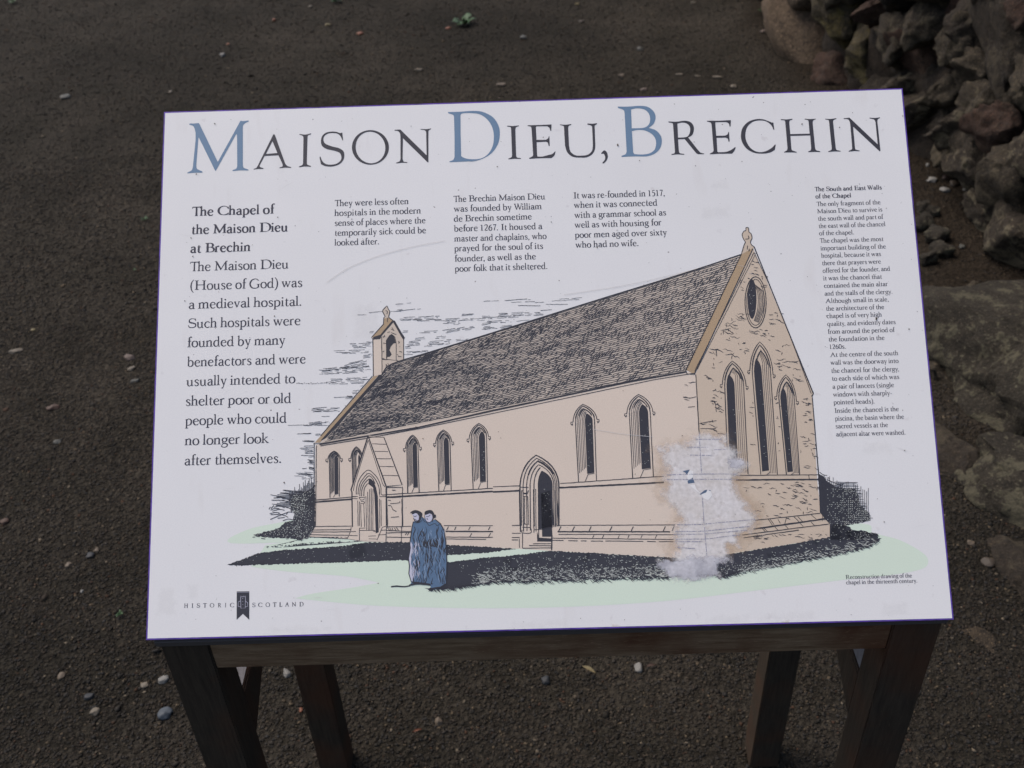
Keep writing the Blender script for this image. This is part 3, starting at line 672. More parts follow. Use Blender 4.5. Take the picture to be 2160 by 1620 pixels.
# ---- a light old-style serif drawn with pen strokes: x,y,width; units: capital height 98, x-height 62
GL = {
'a': (50, "38,44,9 38,8,9 42,1,6 50,4,4|8,48,7 14,58,6 25,62,6 35,57,8 38,44,9|38,38,4 22,34,6 10,26,8 7,14,9 14,3,8 26,2,6 38,12,4"),
'b': (56, "l10,104,7 10,3,9|11,48,4 20,60,5 32,62,7 45,50,9 48,32,9.5 44,12,9 30,0,6 18,1,5 9,6,4|W10,104"),
'c': (48, "44,50,8 36,60,6 26,62,6 12,52,8 6,32,9.5 11,12,8.5 24,1,6.5 36,2,5.5 45,12,3.5"),
'd': (58, "l44,104,7 44,5,9|44,6,8 50,1,6 57,3,3.5|43,50,4 34,61,5 24,62,6 10,50,8.5 6,30,9.5 10,11,9 22,1,7 34,4,5 43,12,4|W44,104"),
'e': (50, "l8,33,3.6 44,38,4.4|44,38,8 41,53,7 30,62,5.5 16,58,7 7,42,9 7,24,9.5 16,5,8.5 28,1,6.5 38,3,5.5 46,13,3.5"),
'f': (32, "36,98,8 32,104,6 24,103,6 17,92,8.5 16,75,9 16,2,9|l3,60,4 32,61,4.5|F16,0"),
'g': (53, "26,62,5.5 12,56,7.5 8,43,9 12,30,7.5 26,24,5.5 39,30,7.5 43,43,9 38,56,7.5 26,62,5.5|38,58,5 46,62,6 54,60,5.5|14,28,4 9,18,5.5 14,11,7 34,7,8.5 46,0,9 49,-12,8 40,-27,6.5 24,-31,5.5 8,-26,6.5 3,-16,6 10,-3,4 18,8,4"),
'h': (56, "l10,104,7 10,2,9|W10,104|F10,0|11,44,4 20,57,5 32,62,7.5 42,54,9 43,38,9|l43,40,9 43,2,9|F43,0"),
'i': (24, "l11,60,8 11,2,9|W11,62|F11,0|D11,86"),
'j': (24, "12,60,8 12,30,9 12,0,9 9,-20,8 0,-31,5|W12,62|D12,86"),
'k': (56, "l10,104,7 10,2,9|W10,104|F10,0|l11,30,4 40,60,4.5|l28,60,4 50,60,4|l20,37,5 46,3,9.5|l38,2,4 57,2,4"),
'l': (24, "l10,104,7 10,2,9|W10,104|F11,0"),
'm': (88, "l10,60,8 10,2,9|W10,62|F10,0|11,44,4 19,57,5 30,62,7.5 40,54,9 41,38,9|l41,40,9 41,2,9|F41,0|43,44,4 52,57,5 63,62,7.5 73,54,9 74,38,9|l74,40,9 74,2,9|F74,0"),
'n': (56, "l10,60,8 10,2,9|W10,62|F10,0|11,44,4 20,57,5 32,62,7.5 42,54,9 43,38,9|l43,40,9 43,2,9|F43,0"),
'o': (54, "27,62,5.5 13,56,7.5 6,42,9 6,24,9.5 12,7,8 26,0,5.5 40,5,7.5 48,20,9 48,38,9.5 41,56,8 27,62,5.5"),
'p': (56, "l10,60,8 10,-30,9|W10,62|F10,-32|11,48,4 20,60,5 32,62,7 45,50,9 48,32,9.5 44,12,9 30,0,6 18,1,5 9,6,4"),
'q': (58, "l44,60,7 44,-30,9|F44,-32|43,50,4 34,61,5 24,62,6 10,50,8.5 6,30,9.5 10,11,9 22,1,7 34,4,5 43,12,4"),
'r': (38, "l10,60,8 10,2,9|W10,62|F10,0|11,44,4 18,56,5.5 27,62,7 35,58,8.5"),
's': (42, "35,48,6 32,58,5 22,62,5.5 11,57,7 9,46,8 17,36,8.5 28,29,9 35,19,8.5 33,7,7 22,0,5.5 12,2,5.5 6,13,5"),
't': (34, "17,80,3 16,66,7 15,30,9 15,10,8.5 20,1,6.5 29,2,4.5 34,7,3|l4,60,4 32,61,4.5"),
'u': (58, "10,58,8.5 10,22,9 14,5,8 24,0,6 34,4,5 43,16,4|l43,58,8.5 43,5,9|43,6,8 48,1,5 56,3,3|W10,62|W43,62"),
'v': (51, "l8,60,9.5 26,2,7|l26,2,4.5 43,60,4.5|l0,61,4 19,61,4|l34,61,4 51,61,4"),
'w': (79, "l8,60,9.5 24,2,7|l24,2,4.5 39,57,4.5|l37,60,9 54,2,7|l54,2,4.5 70,60,4.5|l0,61,4 19,61,4|l30,61,4 46,61,4|l62,61,4 79,61,4"),
'x': (52, "l9,60,9.5 43,2,9.5|l42,60,4.5 9,2,4.5|l1,61,4 20,61,4|l34,61,4 50,61,4|l1,2,4 18,2,4|l33,2,4 51,2,4"),
'y': (51, "l9,60,9.5 27,4,7|l43,60,4.5 22,-24,5|22,-22,6 17,-30,7 10,-28,8|l0,61,4 19,61,4|l34,61,4 51,61,4"),
'1': (45, "l22,93,7 22,2,9.5|l22,94,6 9,84,4|F22,0"),
'2': (50, "8,76,7 14,90,6 26,96,6.5 40,88,9 42,70,9 32,42,7 8,6,5|l8,4,8 42,4,8|l42,4,6 46,14,4"),
'5': (50, "l15,90,6 43,93,7|l15,92,4 11,52,4.5|11,52,4 24,57,6 38,50,8.5 43,32,9.5 38,12,8.5 24,0,6.5 8,4,6"),
'6': (51, "42,92,4 24,80,7 11,56,9 8,32,9.5 14,8,8.5 27,0,6 41,8,8.5 45,28,9.5 40,48,8 27,56,6 12,46,5"),
'7': (47, "l7,91,8 45,91,8|45,92,4 32,60,6 20,0,9"),
'0': (50, "25,96,5.5 12,86,8 6,62,9.5 6,34,9.5 12,8,8 25,0,5.5 38,8,8 44,34,9.5 44,62,9.5 38,86,8 25,96,5.5"),
'.': (24, "D10,5"), ',': (24, "9,8,13 13,-2,8 6,-17,3"), '(': (32, "30,108,4 14,80,7 8,40,9 14,0,7 30,-28,4"), ')': (32, "4,108,4 20,80,7 26,40,9 20,0,7 4,-28,4"),
'-': (32, "l5,28,7 27,31,7"),
'T': (74, "l38,96,8 38,2,10|l6,95,6 70,95,6|l7,96,5 3,80,3.5|l69,96,5 73,80,3.5|F38,0"),
'W': (108, "l12,96,10 36,2,8|l36,2,5 56,90,5|l52,96,10 78,2,8|l78,2,5 100,96,5|l2,97,4 23,97,4|l42,97,4 62,97,4|l90,97,4 110,97,4"),
'G': (92, "78,78,7 68,92,6 50,98,6 24,88,8.5 8,60,10 8,34,10.5 22,8,9 48,0,6.5 66,4,6 78,12,7|l78,40,10 78,6,9|l64,42,4 90,42,4"),
'L': (60, "l16,96,10 16,2,10|l4,97,4 28,97,4|l6,3,6 52,3,6|l52,3,7 58,22,4"),
}
def ribbon_polys(pts, bold):
    p = np.array([(a, b) for a, b, _ in pts], float); w = np.array([c for _, _, c in pts]) * bold / 2
    d = np.gradient(p, axis=0); d /= np.linalg.norm(d, axis=1)[:, None] + 1e-9; n = np.c_[-d[:, 1], d[:, 0]] * w[:, None]
    A, Bq = p + n, p - n
    out = []
    for i in range(len(p) - 1): out += [[tuple(A[i]), tuple(Bq[i]), tuple(Bq[i + 1])], [tuple(A[i]), tuple(Bq[i + 1]), tuple(A[i + 1])]]
    return out
GC = {}
def glyph(ch, bold):
    key = (ch, bold)
    if key in GC: return GC[key]
    if ch in GL:
        adv, txt = GL[ch]; adv += (bold - 1) * 4; polys = []
        for s in txt.split('|'):
            k = s[0]
            if k in 'WFD':
                x, y = (float(q) for q in s[1:].split(','))
                if k == 'D': polys.append([(x + 6.5 * (bold ** .5) * math.cos(t * .5236), y + 6.5 * (bold ** .5) * math.sin(t * .5236)) for t in range(12)])
                if k == 'F': polys += [[(x - 14, y), (x + 14, y), (x + 13, y + 4.5), (x - 13, y + 4.5)], [(x - 8.5, y + 4), (x + 8.5, y + 4), (x + 4, y + 11), (x - 4, y + 11)]]
                if k == 'W': polys.append([(x + 4, y + 1.5), (x - 11, y - 6), (x - 11, y - 9), (x - 2, y - 12), (x + 4, y - 12)])
            else:
                pts = [tuple(float(q) for q in t.split(',')) for t in s.lstrip('l').split()]
                if k != 'l' and len(pts) > 2: pts = [tuple(q) for q in catmull(pts, 4)]
                polys += ribbon_polys(pts, bold)
        v, f = cdt_fill(polys)
    else:
        o_, h_, wd_ = CAPS[ch]; adv = wd_ + 7
        v, f = cdt_fill([o_], h_)
    f = ensure_up(v, f); GC[key] = (adv, v, f); return GC[key]
KERN = {('T', 'h'): -10, ('W', 'i'): -8, ('A', 't'): -4, ('f', 't'): -2, ('r', ','): -8, ('y', ','): -8}
def text_line(name, txt, p0, p1, cap, bold=1.0, mat='ink', track=0, z=0.00012):
    q = P2([p0, p1]); x = 0; V_ = []; F_ = []; prev = None; ZL = []
    for ch in txt:
        if ch == ' ': x += 26; prev = None; continue
        x += KERN.get((prev, ch), 0)
        adv, v, f = glyph(ch, bold); cap_ = ch in CAPS and ch not in GL; dx = 3 if cap_ else 0
        if cap_ and bold > 1.2:      # heavier capitals: a second impression beside the first
            for sx_, sy_ in ((bold - 1) * 9, 0), ((bold - 1) * 4, 2.2):
                b = len(V_); V_ += [(x + dx + a + sx_, c + sy_) for a, c in v]; F_ += [tuple(b + i for i in t) for t in f]; ZL.append((b, len(V_), 5e-6 * (1 + sy_)))
        b = len(V_)
        V_ += [(x + dx + a, c) for a, c in v]; F_ += [tuple(b + i for i in t) for t in f]; x += adv + 2.5 + track; prev = ch
    W_ = max(a for a, _ in V_); sx = (q[1, 0] - q[0, 0]) / W_; sy = cap / 98
    yb = (q[0, 1] + q[1, 1]) / 2
    Zs = [z] * len(V_)
    for a, b, dz in ZL: Zs[a:b] = [z + dz] * (b - a)
    return mesh_obj(name, [(q[0, 0] + a * sx, yb + c * sy, zz) for (a, c), zz in zip(V_, Zs)], F_, M[mat], panel)
LINES = [ # block: cap height, boldness, rows
(.0107, 1.75, [("The Chapel of", 405.7, 456.7, 581.4, 449.7), ("the Maison Dieu", 404.7, 495.1, 607.8, 486.5), ("at Brechin", 402.2, 534, 529.3, 528.9)]),
(.0107, 1.32, [("The Maison Dieu", 401.1, 573.3, 609.2, 565), ("(House of God) was", 401.5, 612.3, 638.3, 604.8), ("a medieval hospital.", 398.5, 652.8, 636.3, 643.5), ("Such hospitals were", 396.7, 692.8, 634.4, 684.7), ("founded by many", 395.6, 732.9, 602.2, 726), ("benefactors and were", 395.6, 773.6, 645.3, 766), ("usually intended to", 393.9, 814.2, 623.8, 807.9), ("shelter poor or old", 391.8, 856, 614.7, 849.6), ("people who could", 391.4, 896.8, 605, 891.4), ("no longer look", 390.4, 938.6, 567.5, 934.7), ("after themselves.", 389.4, 980.8, 593.2, 976.7)]),
(.0071, 1.45, [("They were less often", 706.7, 434.8, 863, 430.4), ("hospitals in the modern", 706.7, 455.9, 888.9, 449.6), ("sense of places where the", 706.7, 477, 898.5, 470), ("temporarily sick could be", 706.7, 497.8, 899.6, 491.1), ("looked after.", 706.7, 517.8, 800.4, 515.2),
 ("The Brechin Maison Dieu", 957.3, 425.8, 1150.5, 420.5), ("was founded by William", 958.5, 446.5, 1143.7, 441), ("de Brechin sometime", 958.3, 467.5, 1122.5, 462.5), ("before 1267. It housed a", 958.8, 488.4, 1145, 482.8), ("master and chaplains, who", 959.4, 509.4, 1154, 503.8), ("prayed for the soul of its", 959.4, 530.1, 1146.4, 524.8), ("founder, as well as the", 959.8, 551.5, 1131.1, 547), ("poor folk that it sheltered.", 960.4, 572.5, 1155.4, 567.5),
 ("It was re-founded in 1517,", 1210.6, 417.8, 1403.3, 413.6), ("when it was connected", 1211.7, 438, 1387.6, 434.1), ("with a grammar school as", 1212.8, 459.4, 1406.1, 454.4), ("well as with housing for", 1213.1, 479.7, 1396.3, 475.8), ("poor men aged over sixty", 1213.9, 500.9, 1407.6, 496.7), ("who had no wife.", 1215, 522.2, 1347.6, 519.1)]),
(.0050, 1.9, [("The South and East Walls", 1719.6, 403, 1861.1, 400), ("of the Chapel", 1721.5, 418.1, 1796.7, 416.7)]),
(.0050, 1.4, [("The only fragment of the", 1723.3, 433.7, 1858.5, 431.9), ("Maison Dieu to survive is", 1724.4, 448.9, 1862.2, 447), ("the south wall and part of", 1726.3, 464.8, 1864.8, 462.2), ("the east wall of the chancel", 1727.8, 480, 1868.9, 477.8), ("of the chapel.", 1728.9, 495.6, 1802.2, 494.8), ("The chapel was the most", 1730, 511.1, 1864.8, 509.3), ("important building of the", 1731.9, 526.7, 1869.6, 525.2), ("hospital, because it was", 1733.3, 542.2, 1859.3, 541.1), ("there that prayers were", 1734.8, 558.1, 1858.9, 557), ("offered for the founder, and", 1736.3, 573.7, 1878.5, 572.6), ("it was the chancel that", 1737.4, 590, 1861.5, 588.9), ("contained the main altar", 1738.9, 605.9, 1873.7, 604.4), ("and the stalls of the clergy.", 1740, 622.2, 1883.3, 620.7), ("Although small in scale,", 1741.5, 638.1, 1875.2, 636.7), ("the architecture of the", 1743, 654.1, 1865.9, 653), ("chapel is of very high", 1744.4, 669.6, 1861.1, 668.9), ("quality, and evidently dates", 1745.6, 685.9, 1890, 684.8), ("from around the period of", 1747, 702.6, 1888.9, 701.5), ("the foundation in the", 1748.5, 718.9, 1866.7, 718.1), ("1260s.", 1750, 735.6, 1784.8, 735.6), ("At the centre of the south", 1751.1, 751.5, 1895.6, 750.4), ("wall was the doorway into", 1752.6, 767.8, 1896.3, 767), ("the chancel for the clergy,", 1754, 785.1, 1897, 784), ("to each side of which was", 1755.4, 801.8, 1897.5, 800.5), ("a pair of lancets (single", 1756.6, 818.8, 1886.5, 817.5), ("windows with sharply-", 1757.8, 835.6, 1881.7, 834.3), ("pointed heads).", 1759.1, 852.4, 1845.1, 851.6), ("Inside the chancel is the", 1760.9, 869.8, 1896.5, 868), ("piscina, the basin where the", 1762.2, 886.6, 1907.4, 884), ("sacred vessels at the", 1763, 903, 1873.7, 901.2), ("adjacent altar were washed.", 1764.3, 919.8, 1910.2, 917.2)]),
(.0041, 1.5, [("Reconstruction drawing of the", 1783.7, 1221.3, 1923.7, 1218), ("chapel in the thirteenth century.", 1785, 1232.2, 1934.9, 1229.1)])]
for cap, bold, rows in LINES:
    for txt, x0, y0, x1, y1 in rows: text_line('text_line', txt, (x0, y0), (x1, y1), cap, bold)
for word, xs, ya, yb_ in (("HISTORIC", [(62, 130), (185, 212), (268, 322), (372, 435), (480, 555), (612, 670), (728, 750), (808, 880)], 402, 392),
                    ("SCOTLAND", [(1172, 1225), (1268, 1338), (1388, 1462), (1508, 1570), (1612, 1665), (1705, 1775), (1815, 1885), (1938, 2008)], 390, 378)):
    for i, (ch, (xa, xb)) in enumerate(zip(word, xs)):
        y = ya + (yb_ - ya) * i / 7; ox, oy, k = VIEWS['L']
        text_line('logo_letter', ch, (ox + xa / k, oy + y / k), (ox + xb / k, oy + y / k), .0044, 1.7)
# ribbon badge with a small tower
flat('logo_badge', [outline('L', "922,135! 1127,133! 1125,597! 1022,500! 920,597!")], 'dark', 0.00013)
ik = Ink(0.0002)
ik.lines('L', "985,225! 1065,222! 1060,405! 990,408! 985,225!|945,310 960,300 985,290|945,310! 945,380! 990,385!|1062,290! 1100,320! 1100,380! 1062,385!|985,212 995,215|1008,212 1018,215|1032,212 1042,215|1054,212 1064,215|1015,250 1028,250|1015,300 1028,300|1015,350 1028,350", 0.7)
ik.lines('L', "922,150 1127,148", 0.5)
ik.build('logo_tower', 'pale')

# ================================================================ the drawing of the chapel
# --- flat colours
flat('green_field', [outline('p', "560,1150! 700,1128! 900,1118! 1500,1120! 1853,1127! 1900,1140 1945,1165 1958,1183 1945,1200 1880,1213 1790,1222 1600,1245 1400,1268 1200,1280 1000,1283 800,1278 680,1268 622,1262! 660,1252 740,1240 800,1229! 740,1217 700,1213 620,1207 560,1200 530,1195!"),
    outline('E', "105,875! 130,840 220,790 400,720 700,660! 1000,600! 1100,900! 700,890 300,900 140,893!"), outline('E', "480,995! 640,955! 1000,905! 1670,870! 1720,900! 1200,960! 720,985!"),
    outline('H', "1470,1120! 1500,1105 1600,1095 1680,1110 1692,1140 1690,1180! 1740,1190! 1700,1250! 1470,1250!")], 'green', 0.00005)
flat('south_wall_colour', [outline('p', "666,938! 777,917! 1040,866! 1447,784! 1470,786! 1475,911! 1480,1010! 1485,1104! 1491,1181! 1413,1176! 1162,1162! 1100,1158! 1040,1155! 846,1146! 758,1142! 732,1137! 651,1132! 664,1112! 665,1000!")], 'tan', 0.00007)
flat('east_wall_colour', [outline('p', "1468,788! 1590,525! 1717,831! 1714,838! 1724,1013! 1731,1081! 1751,1106! 1751,1134! 1537,1169! 1491,1181! 1475,911!")], 'tan_east', 0.00009)
flat('roof_colour', [outline('p', "827,768! 1564,537! 1447,784! 1040,866! 675,937! 799,792!")], 'tan_roof', 0.00009)
flat('coping', [outline('G', "665,310! 775,245! 265,1335! 195,1300!")], 'ochre', 0.00011)
flat('coping', [outline('p', "788,794! 798.5,792! 676,934! 664,934!")], 'ochre', 0.00011)
flat('finial', [outline('G', "665,312! 690,230 700,205 685,180 673,140 690,110! 705,108! 705,85 728,85 730,120! 745,130 758,170 745,200 750,225 778,248!")], 'tan_east', 0.00012)
flat('belfry', [outline('A', "800,940! 795,515! 780,495! 915,345! 920,270! 935,255! 905,200! 940,150! 955,135! 975,180! 990,200! 975,260! 985,270! 1020,300! 1155,500! 1145,520! 1145,750! 1100,772! 1010,802! 910,920! 885,942! 855,928!")], 'tan_roof', 0.00012)
flat('belfry_side', [outline('A', "800,935! 797,520! 885,505! 890,930! 855,928!")], 'tan', 0.00013)
flat('belfry_roof', [outline('A', "780,495! 915,345! 925,280! 975,270! 1015,305! 880,465! 800,490!")], 'ochre', 0.00013)

# --- solid darks
ROUGH = random.Random(11)
def ragged(pts, step=3.0, amp=1.6):
    out = []
    for (x0, y0), (x1, y1) in zip(pts, pts[1:] + pts[:1]):
        L = math.hypot(x1 - x0, y1 - y0); m = max(1, int(L / step)); nx_, ny_ = -(y1 - y0) / (L + 1e-6), (x1 - x0) / (L + 1e-6)
        for i in range(m):
            a = ROUGH.uniform(-amp, amp) if i else 0; u = i / m
            out.append((x0 + (x1 - x0) * u + nx_ * a, y0 + (y1 - y0) * u + ny_ * a))
    return out
S1 = px('E', "105,1140 200,1105 320,1070 420,1020 700,975 1200,945 1500,920 1680,885 1850,885 2160,880")[0] + px('M', "330,600 1030,640 1600,672 2100,702 2000,712 1700,755 1350,780 1040,802 440,885 330,872 0,892")[0] + px('E', "2000,1095 1600,1108 1000,1125 450,1142 240,1152")[0]
S2 = px('p', "943,1186 973,1182 1036,1175 1080,1172 1158,1162 1247,1166 1358,1173 1421,1176 1491,1181 1537,1169 1640,1152 1751,1133 1757,1105 1785,1107 1800,1118 1851,1126 1853,1135 1828,1152 1776,1165 1711,1178 1633,1193 1530,1213 1480,1217 1413,1216 1358,1217 1247,1221 1117,1225 1080,1223 1036,1225 994,1233 950,1238 928,1241 905,1242")[0]
S3 = px('E', "600,940 850,880 960,850 1030,830 1480,830 1670,870 1400,880 1000,905 700,940")[0]
BL = px('E', "1105,230 1105,700 1050,780 1030,840 950,852 800,842 550,830 400,800 560,760 700,720 760,660 860,640 870,560 830,480 830,400 860,350 950,330 1050,280")[0]
BR = px('H', "1255,690 1290,705 1330,750 1400,795 1470,810 1560,815 1590,880 1600,950 1670,1010 1685,1070 1530,1105 1480,1115 1480,1150 1620,1155 1740,1190 1600,1230 1360,1230 1355,1100 1275,1005")[0]
for q in (S1, S2, S3, BL, BR): flat('drawn_shadow', [ragged(q, 2.6, 1.3)], 'dark', 0.00011)
# belfry darks, eaves shadow, ridge
flat('belfry_shadow', [outline('A', "1020,300! 1045,305! 895,480! 880,515! 795,522! 800,490! 880,465! 1005,315!"), outline('A', "1020,300! 1045,305! 1155,500! 1140,520! 1120,490! 1030,330!"),
    outline('A', "950,745! 948,530! 985,475! 1010,460! 1040,490! 1055,560! 1030,565! 1000,600! 985,640! 1010,690! 990,715! 960,720!"),
    outline('A', "860,930! 905,935! 300,1600! 262,1640! 215,1668! 200,1668!")], 'line', 0.00016)
flat('oval_window', [outline('G', 'x') if False else [(VIEWS['G'][0] + x / 4.05, VIEWS['G'][1] + y / 4.05) for x, y in ell(757, 692, 38, 168, 0)]], 'line', 0.00016)

LN = Ink(0.00022)
# --- belfry and finials
LN.lines('A', "800,940! 795,515! 780,495! 915,345! 920,270! 935,258! 905,200! 912,180! 940,150! 955,135! 975,180! 990,200! 975,260! 985,275! 1020,300! 1155,500! 1145,520! 1145,755!", 1.9)
LN.lines('A', "895,490 900,925|950,745! 948,530! 985,475! 1010,460! 1045,490! 1060,560! 1060,758! 950,745!|940,190 960,200 955,230|965,270 960,320|900,745 960,750|1060,755 1100,770|855,928 900,935", 1.5)
LN.lines('A', "910,560 945,565|905,490 935,485|915,500 930,470|905,660 925,650|905,735 930,740|1070,690 1085,700|1095,655 1130,665|1085,540 1100,560|1100,545 1085,565|1100,600 1105,605|1080,710 1120,715|950,800 940,860|940,800 1000,850|965,790 985,830|960,440 990,430|1000,400 1040,420|1010,380 1030,410|1005,440 1060,465", 1.3)
LN.lines('G', "665,312 690,230 700,205 685,180 673,140 690,110|690,110 705,105 705,85 718,80 728,88 732,120 748,132 758,170 745,200 750,225 775,245|720,235 715,270|700,180 730,175 725,150|735,260 730,285", 1.7)
# --- east gable
LN.lines('G', "775,245! 1280,1500! 1265,1525!", 2.6); LN.lines('G', "775,295! 900,560! 1040,905! 1150,1190! 1262,1500!", 1.3)
LN.lines('G', "665,310! 190,1300! 200,1330! 262,1338! 765,262!", 1.9); LN.lines('G', "775,290 265,1310", 1.3); LN.lines('G', "790,300 290,1290", 1.1)
LN.lines('p', "1468,790 1475,912|1475,912 1478,960", 1.7)
LN.lines('H', "1210,70! 1260,690! 1265,745! 1275,1005! 1320,1060! 1355,1100! 1355,1210!", 2.1)
LN.lines('H', "745,1070 1275,1013|640,1190 1345,1100|650,1212 1100,1150|560,705 1255,700", 1.6); LN.lines('H', "730,1142 1325,1056|590,742 1270,738", 3.0)
LN.lines('H', "850,1062 885,1110|865,1060 900,1108|930,1062 950,1095|1000,1050 985,1100|1060,1042 1100,1080|1090,1040 1130,1080|1200,1025 1240,1060|800,1135 830,1165|815,1132 845,1162|905,1125 930,1150|990,1115 1015,1140|1110,1095 1135,1120|1200,1085 1225,1110|1180,700 1185,735", 1.3)
for (cx0, cy0, rx, ry, w) in ((787, 720, 90, 218, 1.9), (787, 720, 76, 196, 1.4)):
    LN.stroke([(VIEWS['G'][0] + x / 4.05, VIEWS['G'][1] + y / 4.05) for x, y in ell(cx0, cy0, rx, ry, 0, 40) + [ell(cx0, cy0, rx, ry, 0, 40)[0]]], w)
for k in range(5):
    LN.lines('G', "%d,%d %d,%d %d,%d %d,%d" % (772 + 10 * k, 560 + 8 * k, 806 + 12 * k, 640, 806 + 12 * k, 770, 775 + 9 * k, 880 + 3 * k), 1.3)
def lancet(view, xl, xr, ys_l, ys_r, ax, ay, bxl, bxr, byl, byr, dark=(0.6, 0.86), rev=(0.0, .11, .22, .32, .42), revr=(1.0,), hood=True, dark_drop=0.0, w=1.5, crown=2.6):
    """pointed window: nested outlines, a dark slot and a hood mould"""
    ox, oy, k = VIEWS[view]; c = lambda x, y: (ox + x / k, oy + y / k)
    def pt(s, t):     # s across 0..1, t: 0 spring, 1 bottom
        x = (xl + (xr - xl) * s) * (1 - t) + (bxl + (bxr - bxl) * s) * t; y = (ys_l + (ys_r - ys_l) * s) * (1 - t) + (byl + (byr - byl) * s) * t
        return x, y
    def arch(sl, sr, top=1.0):
        a, b = pt(sl, 0), pt(sr, 0); ms = (sl + sr) / 2; m = pt(ms, 0); rise = (ys_l + ys_r) / 2 - ay; apx = ax + (ms - 0.5) * (xr - xl); apy = m[1] - rise * (sr - sl) ** 0.8 * top
        L = []
        for i in range(7):
            u = i / 6; q = ((1 - u) ** 2, 2 * u * (1 - u), u * u); cxp, cyp = a[0] + (apx - a[0]) * .08, a[1] + (apy - a[1]) * .68
            L.append((q[0] * a[0] + q[1] * cxp + q[2] * apx, q[0] * a[1] + q[1] * cyp + q[2] * apy))
        Rr = []
        for i in range(1, 7):
            u = i / 6; q = ((1 - u) ** 2, 2 * u * (1 - u), u * u); cxp, cyp = b[0] + (apx - b[0]) * .08, b[1] + (apy - b[1]) * .68
            Rr.append((q[0] * apx + q[1] * cxp + q[2] * b[0], q[0] * apy + q[1] * cyp + q[2] * b[1]))
        return L, Rr
    # dark slot
    L, Rr = arch(*dark); db = 1 - dark_drop
    poly = [pt(dark[0], db)] + L + Rr + [pt(dark[1], db - 0.01)]
    flat('window_dark', [[c(*q) for q in poly]], 'line', 0.00017)
    n = max(len(rev), len(revr))
    for i, s in enumerate(rev):
        sr = revr[i] if i < len(revr) else dark[1] + 0.005 * i
        L, Rr = arch(s, sr); wi = w * (1.2 if i == 0 else 0.85)
        if i < len(revr): LN.stroke([c(*q) for q in [pt(s, 1)] + [pt(s, .66), pt(s, .33)] + L + Rr + [pt(sr, .33), pt(sr, .66), pt(sr, 1)]], wi, wob=.2)
        else: LN.stroke([c(*q) for q in [pt(s, db - 0.02 * i), pt(s, .5)] + L], wi, wob=.25)
    if crown:
        L, Rr = arch(.17, .93); LN.stroke([c(*q) for q in L[2:] + Rr[:-2]], crown, wob=.2)
    if hood:
        e = 0.13
        hl, hr = pt(-e, -0.0), pt(1 + e, -0.0); L, Rr = arch(-e, 1 + e, 0.93)
        LN.stroke([c(*q) for q in L + Rr], 1.7, wob=.15)
        L, Rr = arch(-.03, 1.03, 0.97); LN.stroke([c(*q) for q in L[1:] + Rr[:-1]], 1.3, wob=.2)
        for q, sg in ((hl, -1), (hr, 1)):
            x, y = q; u_ = k / 5.4; LN.stroke([c(x, y), c(x + sg * 22 * u_, y - 2 * u_), c(x + sg * 24 * u_, y + 22 * u_), c(x + sg * 8 * u_, y + 38 * u_), c(x, y + 14 * u_)], 1.5)
            LN.dab(*c(x + sg * 10 * u_, y + 26 * u_), 1.1, 1.3)
    # sloping sill
    a, b = pt(0.36, 1), pt(dark[1], db); LN.stroke([c(*a), c(*pt(.55, db + .01)), c(*b)], 1.2)
# east lancets: dark on the left, mouldings on the right
EL = dict(dark=(0.10, 0.52), rev=(0.0,), revr=(1.0,), hood=True, dark_drop=0.03)
def east(xl, xr, ys_l, ys_r, ax, ay, bxl, bxr, by):
    lancet('p', xl, xr, ys_l, ys_r, ax, ay, bxl, bxr, by, by, **EL)
    for k, s in enumerate((0.60, 0.70, 0.80, 0.90)):
        x0 = xl + (xr - xl) * s; x1 = bxl + (bxr - bxl) * s; ys = ys_l + (ys_r - ys_l) * s
        LN.lines('p', "%f,%f %f,%f %f,%f %f,%f" % (ax + (s - .5) * 6 - 1, ay + 9 + 3 * (0.9 - s) * 10, x0 - 1.5, ys - 22, x0, ys + 10, x1, by - 3), 1.0)
east(1529, 1569, 812, 815, 1545, 767, 1536, 1578, 1000)
east(1587, 1626, 783, 790, 1603, 728, 1605, 1640, 1001)
east(1643, 1676, 838, 846, 1658, 796, 1659, 1687, 1001)
# south lancets
lancet('B', 296, 410, 478, 475, 352, 395, 305, 410, 918, 905, dark=(.50, .90), dark_drop=.08)
lancet('B', 556, 662, 470, 462, 604, 350, 566, 668, 760, 752, dark=(.66, .9), dark_drop=.0)
lancet('B', 1180, 1308, 358, 345, 1246, 218, 1190, 1320, 862, 858, dark=(.50, .90), dark_drop=.12)
lancet('B', 1526, 1672, 300, 286, 1596, 160, 1545, 1685, 850, 840, dark=(.50, .90), dark_drop=.14)
lancet('B', 1912, 2088, 248, 226, 2000, 88, 1935, 2098, 820, 806, dark=(.50, .90), dark_drop=.13)
lancet('C', 940, 1158, 486, 462, 1024, 305, 975, 1180, 1172, 1162, dark=(.50, .90), rev=(0.0, .09, .18, .27, .36, .44), dark_drop=.13)
lancet('C', 1555, 1792, 392, 376, 1660, 195, 1592, 1828, 1130, 1112, dark=(.46, .90), rev=(0.0, .09, .18, .26, .34, .40), dark_drop=.13)
